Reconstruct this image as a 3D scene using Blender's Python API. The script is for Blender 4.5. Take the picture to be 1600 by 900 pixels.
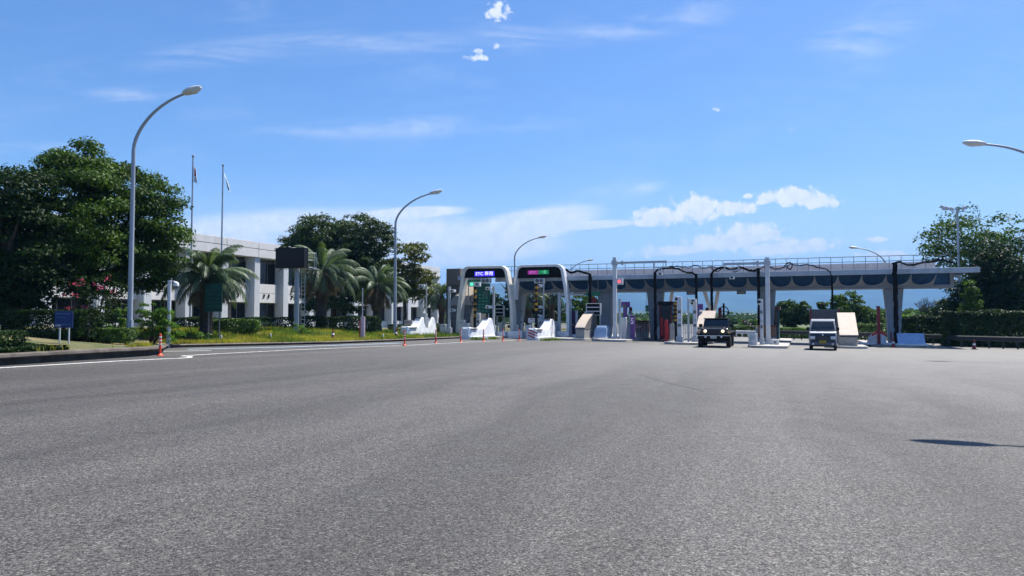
import bpy, bmesh, math, random
import numpy as np
from mathutils import Vector, Matrix, noise as mnoise
for o in list(bpy.data.objects): bpy.data.objects.remove(o)
random.seed(7); RNG = np.random.default_rng(7)
scn = bpy.context.scene
COL = scn.collection
R = math.radians
# ------------------------------------------------------------ camera
F = 1130.0; H = 1.57; AL = math.atan(47 / F)
cam = bpy.data.cameras.new('camera'); cam.lens = F / 1600 * 36; cam.sensor_width = 36
cam.clip_start = .1; cam.clip_end = 60000
co = bpy.data.objects.new('camera', cam); COL.objects.link(co)
co.location = (0, 0, H); co.rotation_euler = (math.pi / 2 + AL, 0, 0)
scn.camera = co
scn.view_settings.view_transform = 'Standard'; scn.view_settings.look = 'None'
scn.view_settings.exposure = 1.0; scn.view_settings.gamma = 1
# ------------------------------------------------------------ sun
SUN_AZ, SUN_EL = R(48), R(61)
sl = bpy.data.lights.new('sun', 'SUN'); sl.energy = 4.5; sl.angle = R(.5); sl.color = (1, .955, .88)
so = bpy.data.objects.new('sun', sl); COL.objects.link(so)
sd = Vector((math.sin(SUN_AZ) * math.cos(SUN_EL), math.cos(SUN_AZ) * math.cos(SUN_EL), math.sin(SUN_EL)))
so.rotation_euler = sd.to_track_quat('Z', 'Y').to_euler(); so.location = (60, 20, 80)

# ------------------------------------------------------------ node helper
class NT:
    def __init__(s, tree): s.t = tree; s.n = tree.nodes; s.l = tree.links
    def add(s, typ, **kw):
        nd = s.n.new(typ)
        for k, v in kw.items():
            if k.startswith('i_'): s.put(nd.inputs[k[2:].replace('_', ' ')], v)
            elif k[0] == 'I': s.put(nd.inputs[int(k[1:])], v)
            else: setattr(nd, k, v)
        return nd
    def put(s, sock, v):
        if isinstance(v, bpy.types.NodeSocket): s.l.new(v, sock)
        else: sock.default_value = v
    def m(s, op, a, b=0.0, c=0.0, clamp=False):
        nd = s.n.new('ShaderNodeMath'); nd.operation = op; nd.use_clamp = clamp
        s.put(nd.inputs[0], a); s.put(nd.inputs[1], b)
        if len(nd.inputs) > 2: s.put(nd.inputs[2], c)
        return nd.outputs[0]
    def mix(s, fac, a, b, blend='MIX'):
        nd = s.n.new('ShaderNodeMix'); nd.data_type = 'RGBA'; nd.blend_type = blend
        s.put(nd.inputs[0], fac); s.put(nd.inputs[6], a); s.put(nd.inputs[7], b)
        return nd.outputs[2]
    def ramp(s, v, lo, hi, a=0.0, b=1.0, smooth=True):
        nd = s.n.new('ShaderNodeMapRange'); nd.interpolation_type = 'SMOOTHSTEP' if smooth else 'LINEAR'
        s.put(nd.inputs[0], v); s.put(nd.inputs[1], lo); s.put(nd.inputs[2], hi); s.put(nd.inputs[3], a); s.put(nd.inputs[4], b)
        return nd.outputs[0]
    def noise(s, vec, scale, detail=4, rough=.55, dist=0):
        nd = s.n.new('ShaderNodeTexNoise'); s.put(nd.inputs['Vector'], vec)
        nd.inputs['Scale'].default_value = scale; nd.inputs['Detail'].default_value = detail
        nd.inputs['Roughness'].default_value = rough; nd.inputs['Distortion'].default_value = dist
        return nd.outputs[0]
    def mapping(s, vec, loc=(0, 0, 0), rot=(0, 0, 0), scale=(1, 1, 1), typ='POINT'):
        nd = s.n.new('ShaderNodeMapping'); nd.vector_type = typ; s.put(nd.inputs[0], vec)
        nd.inputs[1].default_value = loc; nd.inputs[2].default_value = rot; nd.inputs[3].default_value = scale
        return nd.outputs[0]

# ------------------------------------------------------------ world: sky and clouds, both functions of the world direction
w = bpy.data.worlds.new('World'); scn.world = w; w.use_nodes = True
t = NT(w.node_tree); t.n.clear()
sky = t.add('ShaderNodeTexSky', sky_type='NISHITA', sun_disc=False, sun_elevation=SUN_EL, sun_rotation=SUN_AZ,
            altitude=20, air_density=1.0, dust_density=.55, ozone_density=3.0)
tc = t.add('ShaderNodeTexCoord')
sep = t.add('ShaderNodeSeparateXYZ', I0=tc.outputs['Generated'])
yy = t.m('MAXIMUM', sep.outputs[1], .02)
cu = t.m('DIVIDE', sep.outputs[0], yy); cv = t.m('DIVIDE', sep.outputs[2], yy)
cvec = t.add('ShaderNodeCombineXYZ', I0=cu, I1=cv, I2=0.0).outputs[0]
def blob(px, py, rx, ry, deg=0):
    mp = t.mapping(cvec, ((px - 800) / F, (497 - py) / F, 0), (0, 0, R(deg)), (rx / F, ry / F, 1), 'TEXTURE')
    ln = t.add('ShaderNodeVectorMath', operation='LENGTH', I0=mp)
    return t.m('SUBTRACT', 1.0, ln.outputs['Value'])
def union(bs):
    r = bs[0]
    for b in bs[1:]: r = t.m('SMOOTH_MAX', r, b, .08)
    return r
puff = t.noise(cvec, 62, 8, .62, .25)
puff2 = t.noise(t.mapping(cvec, (3, 7, 0)), 13, 5, .55)
wisp = t.noise(t.mapping(cvec, (0, 0, 0), (0, 0, R(-9)), (1.0, 5.5, 1)), 3.2, 8, .66, .8)
wisp2 = t.noise(t.mapping(cvec, (4, 2, 0), (0, 0, R(-22)), (1.0, 3.5, 1)), 6, 8, .68, .6)
cum = union([blob(1036, 337, 52, 17), blob(1090, 326, 44, 25), blob(1145, 325, 42, 14), blob(1010, 349, 24, 7),
             blob(1240, 306, 42, 20), blob(1280, 312, 42, 15, -8), blob(1200, 309, 22, 12), blob(1172, 306, 9, 5)])
nz = t.m('SUBTRACT', puff, .5)
cumd = t.ramp(t.m('ADD', t.m('MULTIPLY', cum, 1.5), t.m('MULTIPLY', nz, 3.0)), -.05, .62)
low = union([blob(1180, 366, 60, 22), blob(1062, 390, 85, 11, 5), blob(1235, 386, 100, 14, 4), blob(1130, 378, 90, 18, 4), blob(1380, 398, 45, 8), blob(1372, 374, 30, 5)])
lowd = t.ramp(t.m('ADD', t.m('MULTIPLY', low, 1.6), t.m('MULTIPLY', nz, 3.2)), .0, .7, 0, .95)
small = union([blob(779, 9, 26, 24, 30), blob(749, 86, 24, 8, -5), blob(742, 74, 16, 6), blob(1125, 168, 8, 5), blob(772, 68, 14, 9)])
smalld = t.ramp(t.m('ADD', small, t.m('MULTIPLY', nz, 4.2)), .2, 1.0, 0, .8)
def soft(bl, nse, lo, hi, amt, edge=.9):
    return t.m('MULTIPLY', t.ramp(bl, 0.0, edge, 0, amt), t.ramp(nse, lo, hi))
veil = union([blob(470, 378, 360, 62, 2), blob(640, 332, 110, 12, 3), blob(800, 360, 170, 34, 12), blob(720, 388, 190, 34, 3), blob(900, 352, 120, 9, 3)])
veild = soft(veil, wisp, .18, .52, .88, .40)
cir = union([blob(380, 72, 250, 32, 7), blob(470, 58, 160, 18, 2), blob(600, 62, 420, 26, 2), blob(790, 52, 130, 40, 0)])
cird = soft(cir, wisp, .40, .74, .40)
cir2 = union([blob(1000, 18, 190, 60, 12), blob(1055, 8, 130, 44), blob(1360, 52, 150, 50, 12), blob(40, 227, 130, 15, 2), blob(205, 143, 120, 18, 0), blob(1000, 297, 60, 16, 15), blob(640, 196, 380, 26, 2), blob(930, 310, 120, 30, 10), blob(1240, 200, 10, 6)])
cir2d = soft(cir2, t.m('ADD', t.m('MULTIPLY', wisp, .5), t.m('MULTIPLY', wisp2, .5)), .40, .66, .42)
thin = t.m('MULTIPLY', t.ramp(wisp2, .42, .8, 0, .16), t.ramp(wisp, .35, .7))
haze_low = t.ramp(cv, .0, .22, .75, 0)
allm = t.m('MAXIMUM', t.m('MAXIMUM', cumd, lowd), t.m('MAXIMUM', smalld, t.m('MAXIMUM', veild, t.m('MAXIMUM', cird, t.m('MAXIMUM', cir2d, thin)))))
front = t.ramp(sep.outputs[1], .02, .1)
allm = t.m('MULTIPLY', allm, front)
# elsewhere in the sky: thin high cloud
gen = t.noise(t.mapping(tc.outputs['Generated'], (0, 0, 0), (0, 0, 0), (2, 2, 6)), 1.6, 6, .6, .6)
gend = t.m('MULTIPLY', t.ramp(gen, .56, .8, 0, .5), t.m('SUBTRACT', 1.0, front))
allm = t.m('MAXIMUM', allm, gend)
hs = t.add('ShaderNodeHueSaturation', I_color=None) if False else t.add('ShaderNodeHueSaturation')
hs.inputs['Saturation'].default_value = 1.18; hs.inputs['Value'].default_value = 1.0
t.l.new(sky.outputs[0], hs.inputs['Color'])
CLOUD = 4.7
shade = t.mix(t.m('MULTIPLY', t.ramp(puff, .68, .34), .75), (CLOUD * .97, CLOUD, CLOUD * 1.03, 1), (CLOUD * .74, CLOUD * .82, CLOUD * .95, 1))
skyt = t.mix(1.0, hs.outputs[0], (.55, .583, .667, 1), 'MULTIPLY')
skyh = t.mix(haze_low, skyt, (2.95, 3.75, 4.6, 1))
colr = t.mix(allm, skyh, shade)
bg = t.add('ShaderNodeBackground', I0=colr, I1=.125)
out = t.add('ShaderNodeOutputWorld'); t.l.new(bg.outputs[0], out.inputs[0])

# ------------------------------------------------------------ photo measurements -> places
def ray(px, py):
    dx = (px - 800) / F; dy = (450 - py) / F
    return dx, math.cos(AL) - dy * math.sin(AL), math.sin(AL) + dy * math.cos(AL)
def gz(x, y):
    s = 1 - max(0., min(1., (y - 75) / 125)); return -.014 * max(-45., min(45., x)) * s
def W(px, py, D):
    r = ray(px, py); k = D / r[1]; return (r[0] * k, D, H + r[2] * k)
def Z(py, D): return W(800, py, D)[2]
def G(px, py, h=0):
    lo, hi = 3, 400
    for _ in range(45):
        m_ = (lo + hi) / 2; x, y, z = W(px, py, m_)
        if z > gz(x, y) + h: lo = m_
        else: hi = m_
    return x, y, gz(x, y) + h
TH = R(21.7); CT, ST = math.cos(TH), math.sin(TH)
def AB(a, b, h=0):                      # a along the canopy, b along the traffic, from the canopy's front edge
    x = 5.1 + a * CT + b * ST; y = 57.6 - a * ST + b * CT
    return (x, y, gz(x, y) + h)
def spot(px, b, h=.15):                 # the place on line b of the toll plaza that bears like px
    r = ray(px, 497)[0] / ray(px, 497)[1]
    # (5.1+a CT+b ST) = r (57.6 - a ST + b CT)
    a = (r * (57.6 + b * CT) - 5.1 - b * ST) / (CT + r * ST)
    return AB(a, b, h)
def at(px, D, h=0):
    x = W(px, 497, D)[0]; return (x, D, gz(x, D) + h)

# ------------------------------------------------------------ materials
MATS = {}
def mat(name, col, rough=.6, metal=0, var=.12, vscale=3., bump=0., bscale=40., spec=.4, emit=None, estr=0, coat=0, dirt=None, dirtamt=.0, dscale=1.2):
    if name in MATS: return MATS[name]
    m = bpy.data.materials.new(name); m.use_nodes = True; n = NT(m.node_tree)
    bs = n.n['Principled BSDF']
    tcn = n.add('ShaderNodeTexCoord')
    c1 = tuple(min(1, c * (1 - var)) for c in col) + (1,); c2 = tuple(min(1, c * (1 + var)) for c in col) + (1,)
    f = n.noise(tcn.outputs['Object'], vscale, 5, .6)
    cc = n.mix(n.ramp(f, .3, .7), c1, c2)
    if dirt:
        f2 = n.noise(n.mapping(tcn.outputs['Object'], scale=(1, 1, .35)), dscale, 6, .65, .3)
        cc = n.mix(n.m('MULTIPLY', n.ramp(f2, .48, .68), dirtamt), cc, tuple(dirt) + (1,))
    n.put(bs.inputs['Base Color'], cc); bs.inputs['Roughness'].default_value = rough
    bs.inputs['Metallic'].default_value = metal; bs.inputs['Specular IOR Level'].default_value = spec
    if coat: bs.inputs['Coat Weight'].default_value = coat; bs.inputs['Coat Roughness'].default_value = .05
    if emit: bs.inputs['Emission Color'].default_value = tuple(emit) + (1,); bs.inputs['Emission Strength'].default_value = estr
    if bump:
        b = n.add('ShaderNodeBump'); b.inputs['Strength'].default_value = bump; b.inputs['Distance'].default_value = .01
        n.put(b.inputs['Height'], n.noise(tcn.outputs['Object'], bscale, 4, .6)); n.l.new(b.outputs[0], bs.inputs['Normal'])
    MATS[name] = m; return m
def leafmat(name, c1, c2, trans=.3, gloss=.25):
    m = bpy.data.materials.new(name); m.use_nodes = True; n = NT(m.node_tree); n.n.clear()
    geo = n.add('ShaderNodeNewGeometry')
    cc = n.mix(geo.outputs['Random Per Island'], tuple(c1) + (1,), tuple(c2) + (1,))
    tcn = n.add('ShaderNodeTexCoord')
    f = n.ramp(n.noise(tcn.outputs['Object'], .7, 3), .35, .65, .75, 1.2)
    cc = n.mix(1.0, cc, n.add('ShaderNodeCombineColor', I0=f, I1=f, I2=f).outputs[0], 'MULTIPLY')
    d = n.add('ShaderNodeBsdfPrincipled'); n.put(d.inputs['Base Color'], cc); d.inputs['Roughness'].default_value = .5; d.inputs['Specular IOR Level'].default_value = gloss
    tr = n.add('ShaderNodeBsdfTranslucent'); n.put(tr.inputs[0], n.mix(1.0, cc, (1.5, 1.6, .55, 1), 'MULTIPLY'))
    mx = n.add('ShaderNodeMixShader', I0=trans); n.l.new(d.outputs[0], mx.inputs[1]); n.l.new(tr.outputs[0], mx.inputs[2])
    o = n.add('ShaderNodeOutputMaterial'); n.l.new(mx.outputs[0], o.inputs[0])
    m.surface_render_method = 'DITHERED' if hasattr(m, 'surface_render_method') else None
    return m
M_white = mat('white_paint', (.72, .73, .74), .55, dirt=(.33, .31, .28), dirtamt=.35, dscale=1.5)
M_guard = mat('white_concrete_paint', (.74, .76, .79), .6, dirt=(.36, .34, .31), dirtamt=.4, dscale=1.1, bump=.3)
M_conc = mat('concrete', (.34, .33, .31), .85, var=.18, bump=.6, dirt=(.16, .15, .13), dirtamt=.6)
M_canopy = mat('canopy_concrete', (.25, .28, .31), .85, var=.1, vscale=1.2, bump=.3, dirt=(.18, .18, .18), dirtamt=.35, dscale=.7)
M_fascia = mat('canopy_fascia', (.36, .42, .49), .8, var=.08, dirt=(.25, .26, .27), dirtamt=.5, dscale=.8)
M_cblue = mat('blue_soffit_paint', (.05, .13, .26), .8, var=.15)
M_grey = mat('galvanised_grey', (.42, .45, .48), .45, metal=.25, var=.1)
M_pole = mat('pole_grey', (.33, .36, .41), .5, metal=.15, var=.08)
M_lgrey = mat('light_grey_paint', (.58, .60, .62), .5, var=.08, dirt=(.3, .29, .27), dirtamt=.3)
M_dgrey = mat('dark_grey_paint', (.12, .125, .13), .5)
M_black = mat('black_plastic', (.007, .007, .008), .55, var=.3, spec=.2)
M_bpanel = mat('black_gloss_panel', (.004, .004, .005), .5, var=.2, spec=.12)
M_cable = mat('black_cable_sheath', (.010, .010, .0105), .85, spec=.12, var=.4, vscale=20, bump=1, bscale=15)
M_glass = mat('dark_window_glass', (.006, .007, .009), .08, var=.4, vscale=.8, spec=.35)
M_cream = mat('cream_paint', (.70, .66, .57), .55, var=.07, dirt=(.3, .27, .22), dirtamt=.35)
M_beige = mat('beige_panel', (.47, .39, .32), .7, var=.07, dirt=(.4, .34, .27), dirtamt=.4, dscale=.9)
M_brown = mat('brown_panel', (.22, .12, .075), .7, var=.2)
M_orange = mat('orange_rubber', (.75, .07, .02), .5, var=.08)
M_red = mat('red_paint', (.42, .022, .022), .5, var=.1)
M_dred = mat('dark_red_paint', (.17, .012, .018), .5, var=.15)
M_purple = mat('purple_paint', (.10, .045, .20), .5, var=.1)
M_dgreen = mat('dark_green_sign', (.006, .05, .035), .5, var=.15)
M_green = mat('green_sign', (.01, .16, .09), .5, var=.1)
M_nblue = mat('blue_sign', (.012, .03, .13), .5, var=.1)
M_pblue = mat('pale_blue_paint', (.32, .45, .65), .55, var=.08)
M_yellow = mat('yellow_paint', (.42, .23, .02), .5, var=.08)
M_wallw = mat('building_white', (.74, .72, .71), .8, var=.05, dirt=(.36, .34, .33), dirtamt=.35, dscale=.5, bump=.2)
M_colw = mat('building_column', (.62, .64, .68), .8, var=.05)
M_recess = mat('building_recess', (.2, .21, .23), .8)
M_bark = mat('bark', (.075, .055, .04), .9, var=.3, vscale=6, bump=1, bscale=12)
M_palmbark = mat('palm_bark', (.06, .045, .035), .95, var=.4, vscale=9, bump=1, bscale=14)
M_letterw = mat('white_lettering', (.7, .7, .7), .6)
M_red_e = mat('red_signal_lamp', (.9, .05, .05), .4, emit=(1, .08, .10), estr=1.1)
M_green_e = mat('green_signal_lamp', (.05, .8, .3), .4, emit=(.05, 1, .35), estr=1.1)
M_head_e = mat('headlight_lit', (.8, .75, .6), .2, emit=(1, .78, .45), estr=.8)
M_chrome = mat('bright_metal', (.6, .6, .62), .2, metal=.9)
M_rubber = mat('tyre_rubber', (.018, .018, .018), .85)
M_lens = mat('lamp_lens', (.6, .62, .64), .2)

# ------------------------------------------------------------ mesh builder
def rotz(a): return Matrix.Rotation(a, 4, 'Z')
class MB:
    def __init__(s): s.v = []; s.f = []
    def add(s, vs, fs, M=None):
        k = len(s.v)
        if M is not None: vs = [tuple(M @ Vector(p)) for p in vs]
        s.v += [tuple(p) for p in vs]; s.f += [tuple(i + k for i in f) for f in fs]; return s
    def box(s, x0, x1, y0, y1, z0, z1, M=None):
        return s.add([(x0, y0, z0), (x1, y0, z0), (x1, y1, z0), (x0, y1, z0), (x0, y0, z1), (x1, y0, z1), (x1, y1, z1), (x0, y1, z1)],
                     [(3, 2, 1, 0), (4, 5, 6, 7), (0, 1, 5, 4), (1, 2, 6, 5), (2, 3, 7, 6), (3, 0, 4, 7)], M)
    def tube(s, pts, rad, n=8, M=None, cap=True):
        pts = [Vector(p) for p in pts]; k = len(pts)
        if not hasattr(rad, '__len__'): rad = [rad] * k
        vs = []; fs = []; ref = None
        for i, p in enumerate(pts):
            d = (pts[min(i + 1, k - 1)] - pts[max(i - 1, 0)]).normalized()
            if ref is None: ref = Vector((1, 0, 0)) if abs(d.x) < .8 else Vector((0, 1, 0))
            u = (ref - d * ref.dot(d)).normalized(); v = d.cross(u); ref = u
            for j in range(n):
                a = 2 * math.pi * j / n; vs.append(p + (u * math.cos(a) + v * math.sin(a)) * rad[i])
        for i in range(k - 1):
            for j in range(n): a = i * n + j; b = i * n + (j + 1) % n; fs.append((a, b, b + n, a + n))
        if cap: fs.append(tuple(range(n))[::-1]); fs.append(tuple(range((k - 1) * n, k * n)))
        return s.add(vs, fs, M)
    def lathe(s, prof, n=16, M=None):
        vs = []; fs = []; k = len(prof)
        for r, z in prof:
            for j in range(n): a = 2 * math.pi * j / n; vs.append((r * math.cos(a), r * math.sin(a), z))
        for i in range(k - 1):
            for j in range(n): a = i * n + j; b = i * n + (j + 1) % n; fs.append((a, b, b + n, a + n))
        fs.append(tuple(range(n))[::-1]); fs.append(tuple(range((k - 1) * n, k * n)))
        return s.add(vs, fs, M)
    def prism(s, poly, x0, x1, M=None):         # polygon in (y, z), extruded along x
        k = len(poly); vs = [(x0, y, z) for y, z in poly] + [(x1, y, z) for y, z in poly]
        fs = [tuple(range(k))[::-1], tuple(range(k, 2 * k))] + [(i, (i + 1) % k, k + (i + 1) % k, k + i) for i in range(k)]
        return s.add(vs, fs, M)
    def prismy(s, poly, y0, y1, M=None):        # polygon in (x, z), extruded along y
        k = len(poly); vs = [(x, y0, z) for x, z in poly] + [(x, y1, z) for x, z in poly]
        fs = [tuple(range(k)), tuple(range(k, 2 * k))[::-1]] + [(i, k + i, k + (i + 1) % k, (i + 1) % k) for i in range(k)]
        return s.add(vs, fs, M)
    def loft(s, rings, M=None, cap=True):
        n = len(rings[0]); vs = [p for r in rings for p in r]; fs = []
        for i in range(len(rings) - 1):
            for j in range(n): a = i * n + j; b = i * n + (j + 1) % n; fs.append((a, b, b + n, a + n))
        if cap: fs.append(tuple(range(n))[::-1]); fs.append(tuple(range((len(rings) - 1) * n, len(rings) * n)))
        return s.add(vs, fs, M)
    def build(s, name, m, parent=None, loc=None, rz=0, bevel=0, seg=2, smooth=35, fix=True):
        me = bpy.data.meshes.new(name); me.from_pydata(s.v, [], s.f)
        if fix or bevel:
            bm = bmesh.new(); bm.from_mesh(me)
            if bevel:
                es = [e for e in bm.edges if len(e.link_faces) == 2 and e.calc_face_angle(0) > R(30)]
                bmesh.ops.bevel(bm, geom=es, offset=bevel, segments=seg, profile=.5, affect='EDGES', clamp_overlap=True)
            bmesh.ops.recalc_face_normals(bm, faces=bm.faces); bm.to_mesh(me); bm.free()
        if smooth:
            me.shade_smooth(); me.set_sharp_from_angle(angle=R(smooth))
        me.materials.append(m)
        o = bpy.data.objects.new(name, me); COL.objects.link(o)
        if bevel and smooth:
            wn = o.modifiers.new('wn', 'WEIGHTED_NORMAL'); wn.keep_sharp = True; wn.weight = 80
        if parent: o.parent = parent
        if loc is not None: o.location = loc
        o.rotation_euler.z = rz
        return o
def tag(o, label=None, cat=None, group=None, kind=None):
    if label: o['label'] = label
    if cat: o['category'] = cat
    if group: o['group'] = group
    if kind: o['kind'] = kind
    return o
def thing(name, label, cat, loc, rz=0, group=None):
    o = bpy.data.objects.new(name, None); COL.objects.link(o); o.location = loc; o.rotation_euler.z = rz
    o.empty_display_size = .3
    return tag(o, label, cat, group)
def kids(o): return [c for c in bpy.data.objects if c.parent == o]
def dup(root, loc, rz=None, label=None, group=None, scale=None):
    r = root.copy(); COL.objects.link(r); r.location = loc
    if rz is not None: r.rotation_euler.z = rz
    if scale: r.scale = scale
    if label: r['label'] = label
    if group: r['group'] = group
    for ch in kids(root):
        c = ch.copy(); COL.objects.link(c); c.parent = r
        for g in kids(ch):
            d = g.copy(); COL.objects.link(d); d.parent = c
    return r
def lettering(body, size, m, parent, loc, name='lettering', w=None, depth=.006, rot=(math.pi / 2, 0, 0), bold=0.0):
    cu_ = bpy.data.curves.new(name, 'FONT'); cu_.body = body; cu_.size = size; cu_.extrude = depth; cu_.align_x = 'CENTER'; cu_.align_y = 'CENTER'; cu_.offset = bold
    ob = bpy.data.objects.new('tmp', cu_); COL.objects.link(ob)
    dg = bpy.context.evaluated_depsgraph_get(); dg.update()
    me = bpy.data.meshes.new_from_object(ob.evaluated_get(dg)); bpy.data.objects.remove(ob)
    me.materials.clear(); me.materials.append(m)
    if len(me.vertices):
        xs = [v.co.x for v in me.vertices]; wd = max(xs) - min(xs)
        if w and wd > 0:
            for v in me.vertices: v.co.x *= w / wd
    o = bpy.data.objects.new(name, me); COL.objects.link(o); o.parent = parent; o.location = loc; o.rotation_euler = rot
    return o
RZ = -TH
# ============================================================ ground
def asphalt():
    m = bpy.data.materials.new('asphalt'); m.use_nodes = True; n = NT(m.node_tree); bs = n.n['Principled BSDF']
    g = n.add('ShaderNodeNewGeometry').outputs['Position']
    # aggregate
    v1 = n.add('ShaderNodeTexVoronoi'); n.put(v1.inputs['Vector'], g); v1.inputs['Scale'].default_value = 120
    v2 = n.add('ShaderNodeTexVoronoi'); n.put(v2.inputs['Vector'], g); v2.inputs['Scale'].default_value = 62
    r1 = n.add('ShaderNodeSeparateColor', I0=v1.outputs['Color']).outputs[0]
    r2 = n.add('ShaderNodeSeparateColor', I0=v2.outputs['Color']).outputs[0]
    base = n.mix(n.ramp(r1, .15, .85), (.032, .032, .034, 1), (.158, .155, .151, 1))
    base = n.mix(n.m('MULTIPLY', n.m('GREATER_THAN', r2, .93), .55), base, (.30, .29, .28, 1))
    base = n.mix(n.m('MULTIPLY', n.m('LESS_THAN', r2, .18), .85), base, (.022, .022, .024, 1))
    hue = n.mix(r2, (1.0, .97, .98, 1), (.98, 1.0, 1.02, 1))
    base = n.mix(1.0, base, hue, 'MULTIPLY')
    # wear along the traffic: broad paths worn pale, oily darker centre lines
    ab = n.mapping(g, rot=(0, 0, TH), typ='POINT')
    wob = n.noise(g, .05, 3)
    s_ = n.add('ShaderNodeSeparateXYZ', I0=ab)
    bend = n.add('ShaderNodeCombineXYZ', I0=n.m('ADD', s_.outputs[0], n.m('MULTIPLY', wob, 9.0)), I1=n.m('MULTIPLY', s_.outputs[1], .045), I2=0.0).outputs[0]
    tr = n.noise(bend, .42, 4, .6)
    big = n.noise(g, .13, 5, .6)
    med = n.noise(g, 1.1, 5, .65)
    f = n.m('ADD', n.m('ADD', n.ramp(tr, .32, .68, .70, 1.24), n.ramp(big, .3, .7, -.08, .08)), n.ramp(med, .25, .75, -.05, .05))
    fc = n.add('ShaderNodeCombineColor', I0=f, I1=f, I2=n.m('MULTIPLY', f, 1.0)).outputs[0]
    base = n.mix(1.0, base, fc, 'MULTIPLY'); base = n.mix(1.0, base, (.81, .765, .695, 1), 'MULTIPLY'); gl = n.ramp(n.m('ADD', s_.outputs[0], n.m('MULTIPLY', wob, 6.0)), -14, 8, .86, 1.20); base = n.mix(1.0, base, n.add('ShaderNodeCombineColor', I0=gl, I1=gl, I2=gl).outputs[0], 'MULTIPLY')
    # concrete-grey by the booths, spread forward as road glare put into the colour
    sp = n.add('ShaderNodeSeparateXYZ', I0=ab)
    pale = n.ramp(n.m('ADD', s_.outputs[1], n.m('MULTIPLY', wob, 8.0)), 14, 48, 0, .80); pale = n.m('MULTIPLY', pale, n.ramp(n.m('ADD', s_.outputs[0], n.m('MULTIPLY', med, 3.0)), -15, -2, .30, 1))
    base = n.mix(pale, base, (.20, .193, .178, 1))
    n.put(bs.inputs['Base Color'], base)
    n.put(bs.inputs['Roughness'], n.ramp(med, .2, .8, .62, .8)); bs.inputs['Specular IOR Level'].default_value = .35
    b = n.add('ShaderNodeBump'); b.inputs['Strength'].default_value = .8; b.inputs['Distance'].default_value = .006
    hgt = n.m('ADD', n.m('SUBTRACT', 1.0, v1.outputs['Distance']), n.m('MULTIPLY', n.m('SUBTRACT', 1.0, v2.outputs['Distance']), .8))
    n.put(b.inputs['Height'], hgt); n.l.new(b.outputs[0], bs.inputs['Normal'])
    return m
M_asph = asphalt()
def soil():
    m = bpy.data.materials.new('land'); m.use_nodes = True; n = NT(m.node_tree); bs = n.n['Principled BSDF']
    g = n.add('ShaderNodeNewGeometry').outputs['Position']
    a = n.noise(g, .02, 6, .6); b = n.noise(g, .9, 6, .7)
    c = n.mix(n.ramp(a, .35, .65), (.05, .085, .025, 1), (.10, .12, .045, 1)); c = n.mix(n.ramp(b, .3, .75, 0, .6), c, (.03, .045, .015, 1))
    n.put(bs.inputs['Base Color'], c); bs.inputs['Roughness'].default_value = .95; return m
M_land = soil()
def grid(name, xs, ys, zf, m, kind='structure', label=None):
    vs = [(x, y, zf(x, y)) for y in ys for x in xs]; nx = len(xs); fs = []
    for j in range(len(ys) - 1):
        for i in range(nx - 1): a = j * nx + i; fs.append((a, a + 1, a + nx + 1, a + nx))
    b = MB(); b.add(vs, fs); o = b.build(name, m, fix=False, smooth=0); o.data.shade_smooth(); return tag(o, kind=kind, label=label)
def lin(a, b, n): return [a + (b - a) * i / (n - 1) for i in range(n)]
grid('ground', [-7500, -3000, -600, -200, -90] + lin(-45, 45, 7) + [90, 200, 600, 3000, 7500],
     [-7500, -400, -60, 0, 40, 75] + lin(80, 200, 13) + [400, 1200, 4000, 7500],
     lambda x, y: gz(x, y) - .06 - max(0, min(3, (y - 200) / 300)), M_land)
ys_ = lin(-30, 75, 8) + lin(80, 170, 10)
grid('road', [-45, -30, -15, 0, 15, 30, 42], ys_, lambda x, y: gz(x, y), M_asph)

M_line = bpy.data.materials.new('road_paint'); M_line.use_nodes = True
n_ = NT(M_line.node_tree); g_ = n_.add('ShaderNodeNewGeometry').outputs['Position']
n_.put(n_.n['Principled BSDF'].inputs['Base Color'], n_.mix(n_.ramp(n_.noise(g_, 9, 6, .7), .42, .62, 0, .55), (.80, .80, .78, 1), (.35, .35, .34, 1)))
n_.n['Principled BSDF'].inputs['Roughness'].default_value = .7
M_lineb = mat('pale_blue_road_paint', (.36, .50, .62), .7, var=.2, vscale=5)
def stripe(name, pts, wd, m, z=.006):
    vs = []; fs = []; P = [Vector((p[0], p[1])) for p in pts]
    for i, p in enumerate(P):
        d = (P[min(i + 1, len(P) - 1)] - P[max(0, i - 1)]).normalized(); nrm = Vector((-d.y, d.x)) * wd / 2
        for q in (p + nrm, p - nrm): vs.append((q.x, q.y, gz(q.x, q.y) + z))
        if i: k = 2 * i; fs.append((k - 2, k - 1, k + 1, k))
    b = MB(); b.add(vs, fs); return tag(b.build(name, m, smooth=0), kind='structure')
gp = lambda px, py: G(px, py)[:2]
def dense(pts, n=10):
    o = []
    for a, b in zip(pts, pts[1:]):
        for i in range(n): o.append((a[0] + (b[0] - a[0]) * i / n, a[1] + (b[1] - a[1]) * i / n))
    return o + [pts[-1]]
# edge line round the tip of the planted island
e0 = gp(-260, 592); e1 = gp(0, 575); e2 = gp(180, 564.5); e3 = gp(262, 560.5)
tip = [gp(280, 560), gp(294, 559), gp(298, 558), gp(296, 557), gp(284, 556.6)]
stripe('edge_line', [e0, e1, e2, e3] + tip, .17, M_line)
q = [gp(284, 556.4), gp(340, 553), gp(450, 547.5), gp(560, 542.8), gp(640, 539.6), gp(690, 536.8), gp(730, 534.8), gp(790, 532.6), AB(-2.0, -8)[:2]]
stripe('edge_line', q, .15, M_line, .010)
stripe('lane_marking', [gp(292, 546), gp(440, 542.5), gp(560, 538.5), gp(625, 536.3)], .28, M_lineb)
stripe('lane_marking', [gp(255, 549.3), gp(330, 548)], .18, M_line, .008)
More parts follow.
